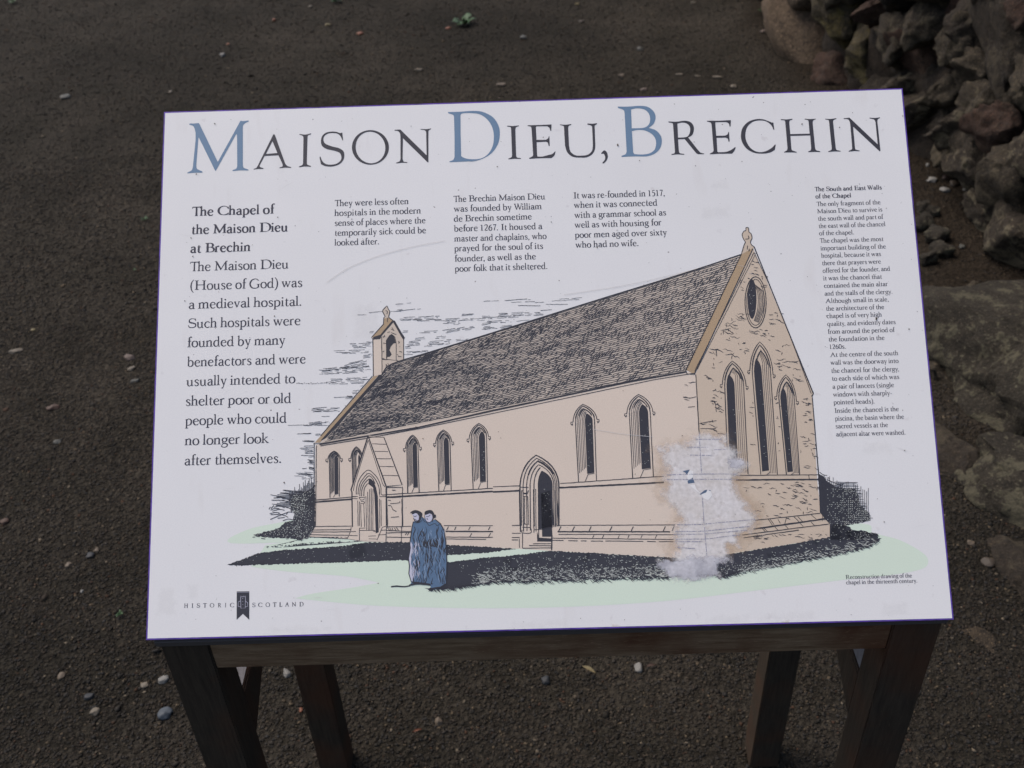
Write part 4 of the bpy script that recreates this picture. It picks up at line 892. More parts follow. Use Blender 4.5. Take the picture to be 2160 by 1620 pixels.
# priests' door
lancet('p', 1097, 1179, 1024, 1020, 1131, 960, 1098, 1179, 1122, 1110, dark=(.46, .84), rev=(0.0, .08, .17, .26, .36), revr=(1.0, .95, .91, .87), hood=False, w=2.1)
flat('door_dark', [outline('D', "330,440! 440,400! 462,930! 345,930!")], 'line', 0.00017)
flat('door_dark', [outline('D', "285,870! 310,940! 455,950! 452,985! 288,985!")], 'line', 0.00017)
LN.lines('D', "100,365 190,368|120,400 135,430 175,430 190,400|135,440 185,440|135,470 180,470|145,470 145,780|180,470 190,780|135,785 195,788|120,820 215,825|115,850 120,885 215,885 215,830|120,890 120,1055|85,380 90,795|110,400 110,800|245,390 250,885|270,385 275,870|300,380 305,930|455,400 470,800|490,400 500,800|510,400 530,800|240,1010 445,1008|195,1030 445,1032|120,1060 450,1055", 1.5)
# --- porch, drawn over the second window
flat('porch_wall', [outline('B', "740,222! 945,790! 950,900! 940,1420! 640,1405! 500,1385! 560,1250! 555,850! 548,828!")], 'tan', 0.00030)
flat('porch_roof', [outline('B', "745,210! 920,228! 1125,772! 940,785!")], 'tan', 0.00030)
PL = Ink(0.00034)
PL.lines('B', "740,212! 545,830! 555,850! 560,1250!|740,215! 945,790! 948,1235!", 2.6); PL.lines('B', "740,262! 585,760! 570,840!|742,262! 905,760! 930,795!", 1.3); PL.lines('B', "750,225! 920,230! 1125,770! 940,790!", 2.0)
PL.lines('B', "785,303 945,310|815,388 970,392|840,472 1000,475|870,560 1035,565|905,662 1080,668|945,800 1120,798|1010,830 1050,832|1130,790 1130,1240", 1.4); PL.lines('B', "1125,930 1130,1240", 2.6)
PL.lines('B', "605,880 605,830 625,740 670,660 740,602 810,650 860,720 885,800 890,880 950,885|625,880 628,830 650,750 690,690 745,640 800,680 840,740 865,810 868,880|645,900 648,830 670,760 705,710 750,668 790,700 820,760|665,900 668,830 690,770 715,735 755,700|690,900 695,820 715,780 735,755", 1.7)
PL.lines('B', "870,880! 870,905! 1160,905!|560,905 625,903|560,925 620,930|635,915! 705,912! 690,940! 655,945! 635,915!|655,960 695,965 690,985 650,980|655,990 660,1250|690,990 700,1250|640,1265 710,1262|645,1290 715,1290|620,950 625,1240|640,960 640,1240|715,900 720,1290|735,850 740,1290|755,820 757,1290|775,810 775,1290|795,820 793,1290|885,945 890,1240|870,930 872,1260|950,900 960,1245|940,1240! 900,1255! 870,1330! 840,1400!|545,1255! 540,1300! 500,1385!|640,1260 640,1405", 1.4)
PL.lines('B', "880,1290 950,1285|850,1340 945,1335|950,1290 1225,1300|545,1305 600,1300|520,1345 620,1350|640,1290 820,1290|740,1355 830,1352|745,1385 835,1388|800,1300 850,1310|945,1240 940,1425|1120,1240 1115,1425|965,945 1000,950|990,985 1090,975 1100,955|965,1005 1000,1010 1020,1050 1060,1075|1000,1140 1090,1132|960,1262 985,1290|985,1260 1005,1292|1010,1262 1020,1285|1040,1258 1055,1290|1060,1258 1085,1290|1180,1310 1160,1345|1205,1310 1185,1345", 1.3)
PL.build('porch_lines', 'line')
flat('porch_dark', [outline('B', "770,700! 800,730! 830,800! 850,900! 860,1310! 825,1325! 815,1000! 810,880! 795,800! 740,760! 750,705!")], 'line', 0.00033)
# --- string course, eaves and plinth of the south wall
LN.lines('p', "674,937! 777,919.5! 885,901! 1040,866! 1336,804! 1449,784!", 3.4); LN.lines('p', "676,940.5! 777,924! 885,904! 1040,872! 1380,801! 1466,787!", 1.5)
LN.lines('p', "663,1055 751,1047.5|663,1059 663,1055|801,1044 1040,1030|1040,1027 1097,1024.5|1182,1020 1400,1004.5|1480,1001.5 1500,1001", 1.7)
LN.lines('p', "663,1059.5 751,1052|808,1049.5 1040,1036.5|1040,1037.5 1096,1035|1178,1029 1401,1017.5", 3.4)
LN.lines('B', "130,1245 550,1240|110,1285 550,1280|100,1308 545,1305|75,1338 510,1345|60,1362 500,1385|130,1250 60,1362|950,1250 1230,1242|950,1318 1225,1310|950,1365 1225,1370|1600,1235 2160,1236|1625,1365 2160,1368|1620,1385 2080,1392|150,320 140,1240", 1.5); LN.lines('B', "1620,1300 2160,1302", 2.6)
LN.lines('D', "0,800 110,800|0,890 100,888|0,940 90,938|510,800 1860,795|530,902 1840,907|465,945 1840,960|455,970 590,972|640,975 750,976|785,977 850,978|900,978 1035,980|1065,978 1495,982|1540,982 1640,985|1675,985 1840,985|0,965 70,966|85,1055 85,950", 1.5); LN.lines('D', "520,872 1800,873|455,910 452,1085", 2.6)
for x in (545, 700, 890, 1125, 1370, 1735, 1835): LN.lines('D', "%d,865 %d,812" % (x - 12, x + 14), 1.8)
for x in (925, 1035, 1215, 1325, 1475, 1640): LN.lines('D', "%d,948 %d,912" % (x - 8, x + 10), 1.4)
for x in (1640, 1730, 1890, 2115): LN.lines('B', "%d,1285 %d,1248" % (x - 8, x + 12), 1.8)
for x in (1905, 2120): LN.lines('B', "%d,1362 %d,1322" % (x - 10, x + 14), 1.6)
for q in ("1415,1097 1300,1106 ", ): pass
LN.lines('A', "200,1615 790,935|280,1640 860,935", 1.7)
LN.lines('B', "640,1405 500,1385|130,300 200,300|880,210 1310,125", 1.3)
LN.lines('p', "663,934 663,1112", 1.8)
# --- masonry marks on the gable: short irregular joints
mr = random.Random(21)
def squiggles(view, boxes, w=1.3):
    for (x0, y0, x1, y1, n, L) in boxes:
        for _ in range(n):
            x, y = mr.uniform(x0, x1), mr.uniform(y0, y1); l = L * mr.uniform(.5, 1.3); a = mr.uniform(-.15, .45); q = []
            if mr.random() < .22: a = mr.uniform(1.2, 1.8); l *= .4
            for i in range(5):
                q.append("%f,%f" % (x + l * i / 4 * math.cos(a) + mr.uniform(-3, 3), y + l * i / 4 * math.sin(a) + mr.uniform(-l * .10, l * .10)))
            LN.lines(view, ' '.join(q), w * mr.uniform(.7, 1.4), taper=True)
squiggles('G', [(520, 800, 640, 950, 9, 80), (440, 940, 600, 1040, 9, 80), (380, 1070, 620, 1190, 10, 80), (620, 780, 700, 880, 5, 60), (700, 930, 920, 1050, 12, 45), (740, 340, 800, 480, 7, 35), (640, 500, 720, 640, 7, 35), (820, 480, 880, 600, 8, 25), (890, 800, 1000, 950, 9, 45), (920, 1060, 1020, 1150, 4, 55), (940, 1180, 1120, 1300, 9, 65), (1090, 1330, 1180, 1400, 6, 50), (340, 1190, 500, 1420, 9, 50), (640, 1060, 720, 1150, 8, 35), (400, 1450, 500, 1600, 9, 45), (150, 1390, 250, 1550, 5, 60), (970, 1230, 1000, 1300, 5, 25)])
squiggles('H', [(350, 0, 460, 200, 10, 45), (290, 240, 420, 340, 6, 60), (1120, 60, 1190, 280, 18, 35), (1110, 330, 1230, 680, 17, 60), (900, 90, 940, 640, 7, 30), (680, 100, 730, 650, 7, 30), (640, 760, 1260, 830, 22, 45), (840, 840, 1230, 900, 10, 60), (690, 930, 1230, 1010, 16, 55), (760, 1015, 1000, 1050, 6, 40), (1030, 760, 1160, 980, 12, 40), (700, 1180, 1250, 1250, 14, 60)])
LN.lines('H', "160,70 220,75 265,65|200,150 255,145|190,475 300,478|270,0 290,350|300,280 430,260|300,325 425,325|440,365 505,370|420,105 430,190|445,150 490,180", 1.3)

# --- roof slating: wavering courses with slanted joints
RT = [np.array(q, float) for q in ((806, 790), (827, 769), (1564, 538))]
def roof_edge(v):     # left and right ends of a course, v 0 ridge .. 1 eaves
    if v < 0.13:
        l = np.array((826, 769)) + (np.array((801, 796)) - np.array((826, 769))) * (v / .13)
    else: l = np.array((801, 796)) + (np.array((684, 932)) - np.array((801, 796))) * ((v - .13) / .87)
    r = np.array((1563, 541)) + (np.array((1449, 781)) - np.array((1563, 541))) * v
    return l, r
NC = 46; rr2 = random.Random(5)
# perspective: courses bunch towards the west end, so interpolate along both ends evenly
for j in range(NC + 1):
    v = (j + .3) / (NC + .6); l, r = roof_edge(v); L = np.linalg.norm(r - l); d = (r - l) / L; nrm = np.array((-d[1], d[0]))
    x = rr2.uniform(0, 6)
    while x < L - 3:
        seg = rr2.uniform(30, 140); m = max(3, int(seg / 7)); pts = []; ph = rr2.uniform(0, 6)
        for i in range(m + 1):
            xx = min(x + seg * i / m, L); pts.append(tuple(l + d * xx + nrm * (0.45 * math.sin(ph + xx * .22) + rr2.uniform(-.22, .22))))
        dens = noise.noise(Vector((x * .012, j * .18, 3)))
        LN.stroke(pts, (1.15 + 1.1 * max(0, dens + .08)) * rr2.uniform(.85, 1.2), wob=.22)
        x += seg + rr2.uniform(-2, 3.0)
    if j < NC:
        l2, r2 = roof_edge((j + 1.3) / (NC + .6)); L2 = np.linalg.norm(r2 - l2); d2 = (r2 - l2) / L2; x = rr2.uniform(2, 8)
        while x < L - 6:
            u = x / L; a = l + d * x; b = l2 + d2 * (u * L2); gap = b - a
            dens = noise.noise(Vector((x * .016, j * .22, 9)))
            a2 = a + d * (2.4 + rr2.uniform(-.5, 1)); b2 = b - d * (1.0 + rr2.uniform(0, .8)); mid = (a2 + b2) / 2 + d * .7
            if rr2.random() < .42 + .6 * max(0, dens + .15): LN.stroke([tuple(a2), tuple(mid), tuple(b2)], rr2.uniform(.8, 1.3) + max(0, dens) * .7, wob=.3)
            x += rr2.uniform(3.8, 8.5) * (1.0 - .35 * max(-.6, min(.8, dens * 1.6))) + 2.2 * u
LN.stroke([tuple(q) for q in catmull([(806, 790), (827, 768), (910, 742), (1040, 702), (1280, 627), (1440, 578), (1564, 537)], 5)], 2.8)
LN.stroke([(799, 792), (806, 791), (827, 768)], 2.0)
# --- clouds: bundles of broken lines
cr = random.Random(31)
def cloud(view, items):
    for (x0, y0, x1, y1, n) in items:
        ox, oy, k = VIEWS[view]
        for r_ in range(n):
            dy = (r_ - (n - 1) / 2) * 2.9 * k; x = x0 + cr.uniform(0, .25) * (x1 - x0) * (n > 1); xe = x1 - cr.uniform(0, .2) * (x1 - x0) * (n > 1)
            while x < xe:
                seg = cr.uniform(8, 34) * k * (1 if n > 1 else 1.6); xb = min(x + seg, xe); m = max(2, int((xb - x) / (3 * k)))
                f = lambda xx: y0 + (y1 - y0) * (xx - x0) / (x1 - x0 + 1e-6)
                sl = cr.uniform(-.06, .06)
                pts = [(ox + (x + (xb - x) * i / m) / k, oy + (f(x + (xb - x) * i / m) + dy + sl * (xb - x) * i / m) / k + cr.uniform(-.35, .35)) for i in range(m + 1)]
                LN.stroke(pts, cr.uniform(.65, 1.05), wob=.3); x = xb + cr.uniform(1, 12) * k
cloud('A', [(620, 240, 720, 235, 1), (750, 215, 900, 205, 1), (1000, 200, 1340, 170, 1), (1050, 190, 1190, 180, 2), (1055, 118, 1140, 112, 1), (1180, 108, 1230, 103, 1), (1030, 290, 1560, 268, 3), (1180, 300, 2160, 288, 2), (1380, 262, 1520, 255, 1), (1800, 240, 1950, 235, 2), (2000, 262, 2160, 258, 2), (1590, 320, 1800, 335, 3),
 (1320, 435, 1560, 430, 2), (1560, 435, 1980, 380, 3), (2010, 350, 2160, 320, 2), (2050, 390, 2160, 380, 3), (1270, 515, 1400, 495, 2), (1480, 500, 1640, 490, 2), (1160, 570, 1350, 555, 4), (1360, 575, 1700, 540, 4), (1700, 530, 1920, 520, 2), (1150, 610, 1230, 610, 2), (1170, 665, 1480, 650, 2), (1150, 690, 1250, 685, 1),
 (480, 578, 790, 570, 2), (510, 605, 780, 600, 2), (340, 665, 790, 650, 3), (660, 720, 790, 700, 3), (430, 830, 790, 760, 4), (130, 885, 790, 860, 5), (160, 870, 790, 810, 2), (240, 1020, 780, 1005, 2), (240, 990, 750, 960, 3), (550, 1120, 640, 1115, 3), (350, 1180, 560, 1165, 1), (480, 1175, 580, 1180, 3), (650, 1048, 700, 1048, 1), (80, 1320, 440, 1310, 3), (110, 1342, 420, 1335, 1), (210, 1395, 300, 1395, 1), (40, 1480, 330, 1460, 2), (0, 1497, 300, 1492, 1), (0, 1590, 80, 1590, 1), (120, 1605, 200, 1600, 2), (750, 435, 810, 435, 2), (1130, 430, 1200, 430, 2), (700, 560, 790, 560, 3)])
cloud('B', [(0, 185, 90, 185, 1), (0, 270, 130, 275, 2), (0, 345, 130, 345, 3), (0, 395, 120, 390, 3), (50, 505, 120, 512, 4), (0, 585, 40, 580, 1), (60, 575, 130, 600, 2), (0, 640, 130, 650, 3), (60, 455, 130, 450, 1)])
cloud('E', [(870, 112, 1100, 122, 3), (960, 45, 1005, 45, 1), (1030, 30, 1100, 50, 2), (950, 155, 1100, 150, 2)])
cloud('T', [(1980, 460, 2160, 475, 2), (1640, 700, 2160, 690, 1), (1920, 680, 2160, 650, 2), (1780, 830, 1990, 825, 1), (1860, 937, 2040, 940, 1), (1800, 1060, 2040, 1040, 2), (1900, 1110, 2040, 1110, 2), (1840, 1155, 2040, 1150, 1), (1930, 1240, 2040, 1262, 3), (1860, 1360, 1920, 1355, 1), (1740, 1435, 2050, 1430, 2)])
cloud('R', [(1285, 120, 1620, 108, 1), (1480, 128, 1650, 122, 1), (1530, 150, 1890, 135, 1), (1650, 130, 1750, 120, 1), (1770, 112, 2020, 100, 2), (1690, 185, 1770, 182, 1), (1380, 215, 1740, 207, 3), (1300, 240, 1580, 225, 2), (1260, 268, 1500, 262, 2), (1520, 262, 1610, 250, 1), (1270, 315, 1400, 305, 2), (1400, 312, 1490, 300, 4)])
for i in range(22): LN.dab(640 - 14 + i * 3.4 + cr.uniform(-1, 1), 808.5 + cr.uniform(-1, 1.2), cr.uniform(.8, 2.0), .7)
# --- bushes: cross hatching round the solid parts
hr = random.Random(41)
for i in range(26):
    x = 820 + i * 11; top = 330 - i * 6 + hr.uniform(-60, 30); LN.lines('E', "%f,%f %f,%f" % (x, max(120, top), x + hr.uniform(-3, 3), 520 + hr.uniform(-80, 60)), 1.2)
for i in range(16):
    y = 290 + i * 12; x0 = (740, 760, 720, 680, 660, 610, 640, 660)[i % 8] + hr.uniform(-20, 30); LN.lines('E', "%f,%f %f,%f %f,%f" % (x0, y + hr.uniform(-8, 8), x0 + 120, y + 10, 1000, y + hr.uniform(0, 20)), 1.2)
for q in ("580,510 600,480", "605,500 640,465", "590,560 650,545 700,550", "600,570 690,565", "595,625 700,580 800,540", "680,610 760,600", "640,485 700,470 760,490", "620,530 700,510 760,520", "600,520 640,500 700,500", "690,560 760,580 800,600", "740,640 800,620 860,630", "760,430 800,420 820,400", "610,405 760,405", "635,380 770,372", "770,320 830,345", "740,290 800,302", "760,480 820,500 850,520", "780,570 800,540 850,545"): LN.lines('E', q, 1.5)
for i in range(60):
    x = hr.uniform(380, 960); y = 800 + (x - 380) * .03 + hr.uniform(-25, 42) - (x - 380) * .12 * (hr.random() < .5); LN.lines('E', "%f,%f %f,%f" % (x, y, x + hr.uniform(20, 50), y + hr.uniform(-6, 14)), 1.4)
for i in range(26):
    x = 1290 + i * 15; y0 = 720 + max(0, (x - 1290) * .28); LN.lines('H', "%f,%f %f,%f" % (x, y0 + hr.uniform(-25, 20), x + hr.uniform(-4, 4), 1075 + hr.uniform(-20, 15)), 1.0)
for i in range(26):
    y = 760 + i * 12; LN.lines('H', "%f,%f %f,%f" % (1400, y, min(1690, 1560 + (y - 760) * .42) + hr.uniform(-12, 20), y + hr.uniform(-6, 10)), 1.0)
LN.lines('H', "1270,680 1300,700 1330,705|1330,740 1400,770|1380,790 1450,775 1470,772|1420,800 1460,780|1340,720 1360,760|1400,770 1440,790", 1.4)
# --- grass fringe under the shadows
def fringe(path, n, L, w=1.4, down=1.0):
    for _ in range(n):
        i = hr.randrange(len(path) - 1); u = hr.random(); x = path[i][0] + (path[i + 1][0] - path[i][0]) * u; y = path[i][1] + (path[i + 1][1] - path[i][1]) * u
        l = L * hr.uniform(.4, 1.2); a = hr.uniform(.15, 1.0) if hr.random() < .7 else hr.uniform(2.3, 3.0)
        x -= l * .5 * math.cos(a); y -= 2.5 * down
        LN.stroke([(x, y), (x + l * .5 * math.cos(a), y + l * .5 * math.sin(a) * down), (x + l * math.cos(a), y + l * .8 * math.sin(a) * down)], w * hr.uniform(.7, 1.2), taper=True)
low = px('p', "905,1242 950,1238 994,1233 1036,1225 1117,1225 1247,1221 1358,1217 1413,1216")[0]; fringe([(x, y + 1) for x, y in low], 620, 17, 1.5)
fringe(px('p', "1513,1216 1540,1212 1633,1193 1711,1178 1776,1165 1828,1152 1853,1137")[0], 450, 16)
fringe(px('p', "1620,1130 1760,1128 1855,1128")[0], 40, 10); fringe(px('p', "1765,1140 1850,1126")[0], 25, 14, 1.2)
fringe(px('E', "105,1145 450,1142 1000,1125 1600,1108 2000,1095")[0], 140, 4); fringe(px('E', "200,1105 420,1020 700,975 1200,945 1680,885")[0], 110, 4, down=-1); fringe(px('E', "560,945 850,925 1000,905 1400,880")[0], 60, 5)
fringe(px('M', "1040,802 1350,780 1700,755 2000,712")[0], 50, 3.5); fringe(px('M', "1030,912 1250,885 1700,832 2160,790")[0], 50, 3.5, down=-1)
LN.lines('M', "180,1280 260,1270 380,1278 470,1262", 3.0)
LN.build('drawing_lines', 'line')
# --- light pin holes left in the hatching
SPK = Ink(0.00030); sr = random.Random(51)
def inside(p, poly):
    x, y = p; r = False
    for (x0, y0), (x1, y1) in zip(poly, poly[1:] + poly[:1]):
        if (y0 > y) != (y1 > y) and x < (x1 - x0) * (y - y0) / (y1 - y0 + 1e-9) + x0: r = not r
    return r
def specks(poly, n, s, bias=None, maxr=1.0):
    xs = [q[0] for q in poly]; ys = [q[1] for q in poly]; c = 0; g = 0
    while c < n and g < n * 30:
        g += 1; p = (sr.uniform(min(xs), max(xs)), sr.uniform(min(ys), max(ys)))
        if inside(p, poly) and (bias is None or sr.random() < bias(*p)):
            SPK.dab(p[0], p[1], sr.uniform(.35, 1.1) * s, sr.uniform(.3, .75) * s, sr.uniform(-.4, .4)); c += 1
specks(S1, 130, .9); specks(S2, 520, 1.15, lambda x, y: max(0, min(1, (x - 955) / 110)) * (0.25 + 0.75 * max(0, min(1, (y - 1168) / 45))))
specks(S2, 420, 1.3, lambda x, y: 1.0 if y > 1196 - max(0, x - 1500) * .09 and x > 1020 else 0.0)
specks(BL, 330, 1.1, lambda x, y: max(0, 1 - abs(x - 625) / 40) * (0.9 if y < 1085 else .35)); specks(BL, 110, 1.2, lambda x, y: 1 if y > 1110 else 0)
specks(BR, 260, 1.0, lambda x, y: max(0, (x - 1740) / 90)); specks(S3, 12, .9)
for poly in (px('p', "1544,850 1560,850 1566,960 1552,960")[0], px('p', "1601,800 1618,800 1626,960 1612,975")[0], px('p', "1657,860 1668,860 1674,975 1664,975")[0], px('C', "1060,500 1130,500 1135,1000 1085,1000")[0], px('C', "1680,450 1770,450 1780,980 1700,980")[0], px('C', "570,1250 660,1250 670,1600 560,1600")[0], px('B', "2030,300 2075,300 2080,700 2040,700")[0], px('G', "730,560 780,560 780,800 740,800")[0]): specks(poly, 16, .9)
for gx_ in range(1742, 1842, 4):       # open weave of the right hand bush
    for gy_ in range(1000, 1108, 4):
        if inside((gx_, gy_), BR) and sr.random() < (gx_ - 1735) / 95: SPK.dab(gx_ + sr.uniform(-.6, .6), gy_ + sr.uniform(-.6, .6), 1.0, .75)
for gx_ in range(575, 655, 4):
    for gy_ in range(1030, 1100, 4):
        if inside((gx_, gy_), BL) and sr.random() < (655 - gx_) / 70: SPK.dab(gx_ + sr.uniform(-.6, .6), gy_ + sr.uniform(-.6, .6), 1.0, .75)
def blades(path, n, rise, L):
    for _ in range(n):      # light blades left between the dark grass strokes
        i = sr.randrange(len(path) - 1); u = sr.random(); x = path[i][0] + (path[i + 1][0] - path[i][0]) * u; y = path[i][1] + (path[i + 1][1] - path[i][1]) * u - rise * sr.random() ** 1.5
        l = L * sr.uniform(.5, 1.2); a = sr.uniform(-.35, .75); SPK.stroke([(x, y), (x + l * .5 * math.cos(a), y + l * .5 * math.sin(a) + .6), (x + l * math.cos(a), y + l * math.sin(a) - .3)], sr.uniform(.8, 1.4), taper=True)
blades([(x, y - 1) for x, y in low if x > 990], 300, 22, 9); blades([(x, y - 1) for x, y in px('p', "1545,1212 1633,1193 1711,1178 1776,1165 1840,1148")[0]], 190, 18, 9)
blades(px('p', "1060,1222 1400,1212")[0], 240, 45, 4); blades(px('p', "1560,1205 1760,1165")[0], 120, 32, 4)
SPK.build('hatching_highlights', 'pinhole')

# --- two robed figures
flat('monk_robe', [outline('M', "520,290! 500,370! 482,520! 465,620! 475,690! 445,850! 460,960! 448,1080! 490,1210! 470,1250! 600,1240! 750,1250! 790,1280! 760,1310! 850,1320! 920,1295! 1010,1240! 1030,900! 1015,600! 985,420! 930,320! 850,255! 760,300! 660,220!")], 'robe', 0.00038, label='blue-grey robes of the two drawn figures')
flat('monk_cloak_hem', [outline('M', "480,590! 505,640! 500,800! 480,900! 500,1050! 510,1190! 490,1195! 460,1080! 470,960! 450,860!")], 'pale', 0.00039)
flat('monk_face', [outline('M', "500,175! 560,160! 600,190! 605,260! 585,285! 540,270! 520,220!"), outline('M', "690,190! 770,165! 805,190! 810,240! 780,300! 725,290! 700,250!"), outline('M', "835,180! 850,195! 840,215! 828,205!")], 'pale', 0.00040)
flat('monk_hair', [outline('M', "465,165! 500,130 560,115 620,135 655,170 640,240 610,300 560,300 525,260 520,225! 560,285! 600,262! 610,210! 575,165! 545,160! 525,175! 495,180! 500,155!"), outline('M', "690,190! 695,140 750,115 800,120 830,155 838,180! 862,190 855,230 830,240 815,290! 800,290! 815,230! 800,175! 770,165! 720,185!")], 'line', 0.00043)
ML = Ink(0.00045); kr = random.Random(61)
ML.lines('M', "520,290! 500,370! 480,520! 465,620! 475,690! 445,850! 460,960! 450,1080! 490,1210!|850,255! 930,320! 985,420! 1012,600! 1028,900! 1018,1230! 920,1290!", 1.9)
ML.lines('M', "520,200 545,215 570,200|545,250 570,275|715,215 740,210|745,212 780,190|735,235 725,255 745,262|690,190 700,250 725,290 770,300 800,270|650,215 690,290 720,300 760,350 810,330 850,320 880,350 920,330|520,295 560,310 620,300 660,260", 1.2)
for i in range(84):
    x = kr.uniform(490, 1000); y = kr.uniform(350, 1150); L = kr.uniform(80, 300); q = []; ph = kr.uniform(0, 6)
    for j in range(6): q.append("%f,%f" % (max(455, min(1018, x + 14 * math.sin(ph + j * 1.2) + (x - 760) * .05 * j / 5)), min(1235, y + L * j / 5)))
    ML.lines('M', ' '.join(q), kr.uniform(1.0, 2.4), taper=True)
for i in range(16):
    x = kr.uniform(560, 860); ML.lines('M', "%f,%f %f,%f %f,%f" % (x, kr.uniform(530, 600), x + 40, kr.uniform(600, 660), x + 90, kr.uniform(640, 720)), 2.2, taper=True)
ML.lines('M', "460,1255 560,1235 700,1240 780,1252|760,1312 850,1300 920,1288|500,1210 620,1222 780,1245", 3.2)
ML.build('monk_lines', 'line')
HL = Ink(0.00047)
for i in range(50):
    x = kr.uniform(500, 985); y = kr.uniform(360, 1100); L = kr.uniform(60, 210); ph = kr.uniform(0, 6)
    HL.lines('M', ' '.join("%f,%f" % (x + 9 * math.sin(ph + j * 1.3), y + L * j / 4) for j in range(5)), kr.uniform(.7, 1.5), taper=True)
M['robe_light'] = print_mat('printed_robe_highlight', (0.20, 0.27, 0.37), 0.2)
HP = Ink(0.00049)
for i in range(34):
    x = kr.uniform(475, 610); y = kr.uniform(560, 1080); L = kr.uniform(50, 170); ph = kr.uniform(0, 6)
    HP.lines('M', ' '.join("%f,%f" % (x + 8 * math.sin(ph + j * 1.3), y + L * j / 4) for j in range(5)), kr.uniform(.7, 1.3), taper=True)
HP.build('monk_pale_folds', 'pale')
HL.build('monk_highlights', 'robe_light')

# ================================================================ damage to the surface
def patch_mat(name, col, scale, lo, hi, mx, col2=None, amp=1.1):
    n = NT(name); at = n.n('ShaderNodeAttribute', attribute_name='cover')
    nz = n.noise(scale, 6, 0.65); s = n.math('ADD', at.outputs['Fac'], n.math('MULTIPLY', n.math('SUBTRACT', nz, 0.5), amp))
    al = n.math('MULTIPLY', n.ramp(s, [(lo, 0.0), (hi, 1.0)]), n.ramp(n.noise(scale * 3, 4), [(0.3, mx), (0.7, mx * 0.72)]))
    c = n.mix(n.ramp(n.noise(scale * .5, 4), [(0.4, 0.0), (0.62, 1.0)]), col, col2 or col)
    m = n.done(c, 0.6, n.bump(n.noise(scale * 4, 4), .25, .0006), 0.3); n.l(al, n.b.inputs['Alpha']); return m
M['stain'] = patch_mat('brown_stain', (0.46, 0.325, 0.21), 55, 0.45, 1.1, 0.30, None, 1.7)
M['peel'] = patch_mat('worn_whitened_print', (0.73, 0.70, 0.69), 70, 0.40, 0.85, 0.80, (0.68, 0.64, 0.61), 1.6)
M['smudge'] = patch_mat('smudged_grey_ink', (0.42, 0.41, 0.44), 90, 0.35, 0.70, 0.85, (0.60, 0.58, 0.60), 1.9)
def patch(name, poly, mat, z, blur, step=2.6, drop=None):
    xs = [q[0] for q in poly]; ys = [q[1] for q in poly]; x0, x1, y0, y1 = min(xs) - blur, max(xs) + blur, min(ys) - blur, max(ys) + blur
    nx_, ny_ = int((x1 - x0) / step) + 1, int((y1 - y0) / step) + 1; G = [(x0 + i * step, y0 + j * step) for j in range(ny_ + 1) for i in range(nx_ + 1)]
    A_ = np.array(poly); B2 = np.roll(A_, -1, 0); cov = []
    for g in G:
        p = np.array(g); d = B2 - A_; t = np.clip(((p - A_) * d).sum(1) / ((d * d).sum(1) + 1e-9), 0, 1); dist = np.sqrt((((A_ + d * t[:, None]) - p) ** 2).sum(1)).min()
        s = dist if inside(g, poly) else -dist
        cov.append(max(0, min(1, .5 + .5 * s / blur)) if s > -blur else 0)
    q = P2(G); fs = [(j * (nx_ + 1) + i, (j + 1) * (nx_ + 1) + i, (j + 1) * (nx_ + 1) + i + 1, j * (nx_ + 1) + i + 1) for j in range(ny_) for i in range(nx_)]
    fs = [f for f in fs if any(cov[k] > 0.02 for k in f)]
    o = mesh_obj(name, [(a, b, z) for a, b in q], fs, M[mat], panel)
    at = o.data.attributes.new('cover', 'FLOAT', 'POINT'); at.data.foreach_set('value', cov)
    return o
PEEL = px('F', "0,215 60,270 110,400 122,480 125,600 90,650 100,720 150,830 250,920 290,990 230,1020 190,1090 205,1180 215,1260 180,1340 190,1400 60,1390 30,1440 100,1480 150,1530 180,1580 330,1590 480,1585 620,1560 660,1540 650,1450 680,1400 760,1400 800,1380 760,1310 770,1240 870,1240 880,1130 960,1100 1050,1020 1060,960 1040,900 960,800 900,720 860,640 850,540 930,440 940,380 890,300 840,230 780,170 740,110 640,60 560,50 470,60 400,110 330,170 250,180 120,190")[0]
STAIN = px('F', "-60,150 100,150 350,70 560,0 760,30 900,250 1020,430 980,560 1110,760 1180,1000 1000,1270 760,1400 300,1300 150,1400 60,1300 130,900 -60,700 -120,560 -60,380")[0]
patch('brown_stain', STAIN, 'stain', 0.00050, 30)
#patch('brown_stain', px('p', "1290,840 1330,850 1340,900 1300,910")[0], 'stain', 0.00050, 14); patch('brown_stain', px('p', "1150,900 1180,905 1170,925 1130,915")[0], 'stain', 0.00050, 12)
patch('peeled_area', PEEL, 'peel', 0.00056, 22, 1.8)
patch('smudged_area', px('F', "60,1385 200,1390 420,1350 700,1345 800,1375 700,1400 650,1450 660,1540 480,1580 330,1585 180,1575 100,1480 30,1440")[0], 'smudge', 0.00058, 12, 1.8)
patch('smudged_area', px('F', "770,340 900,330 940,400 890,430 790,420")[0], 'smudge', 0.00058, 9, 1.8)
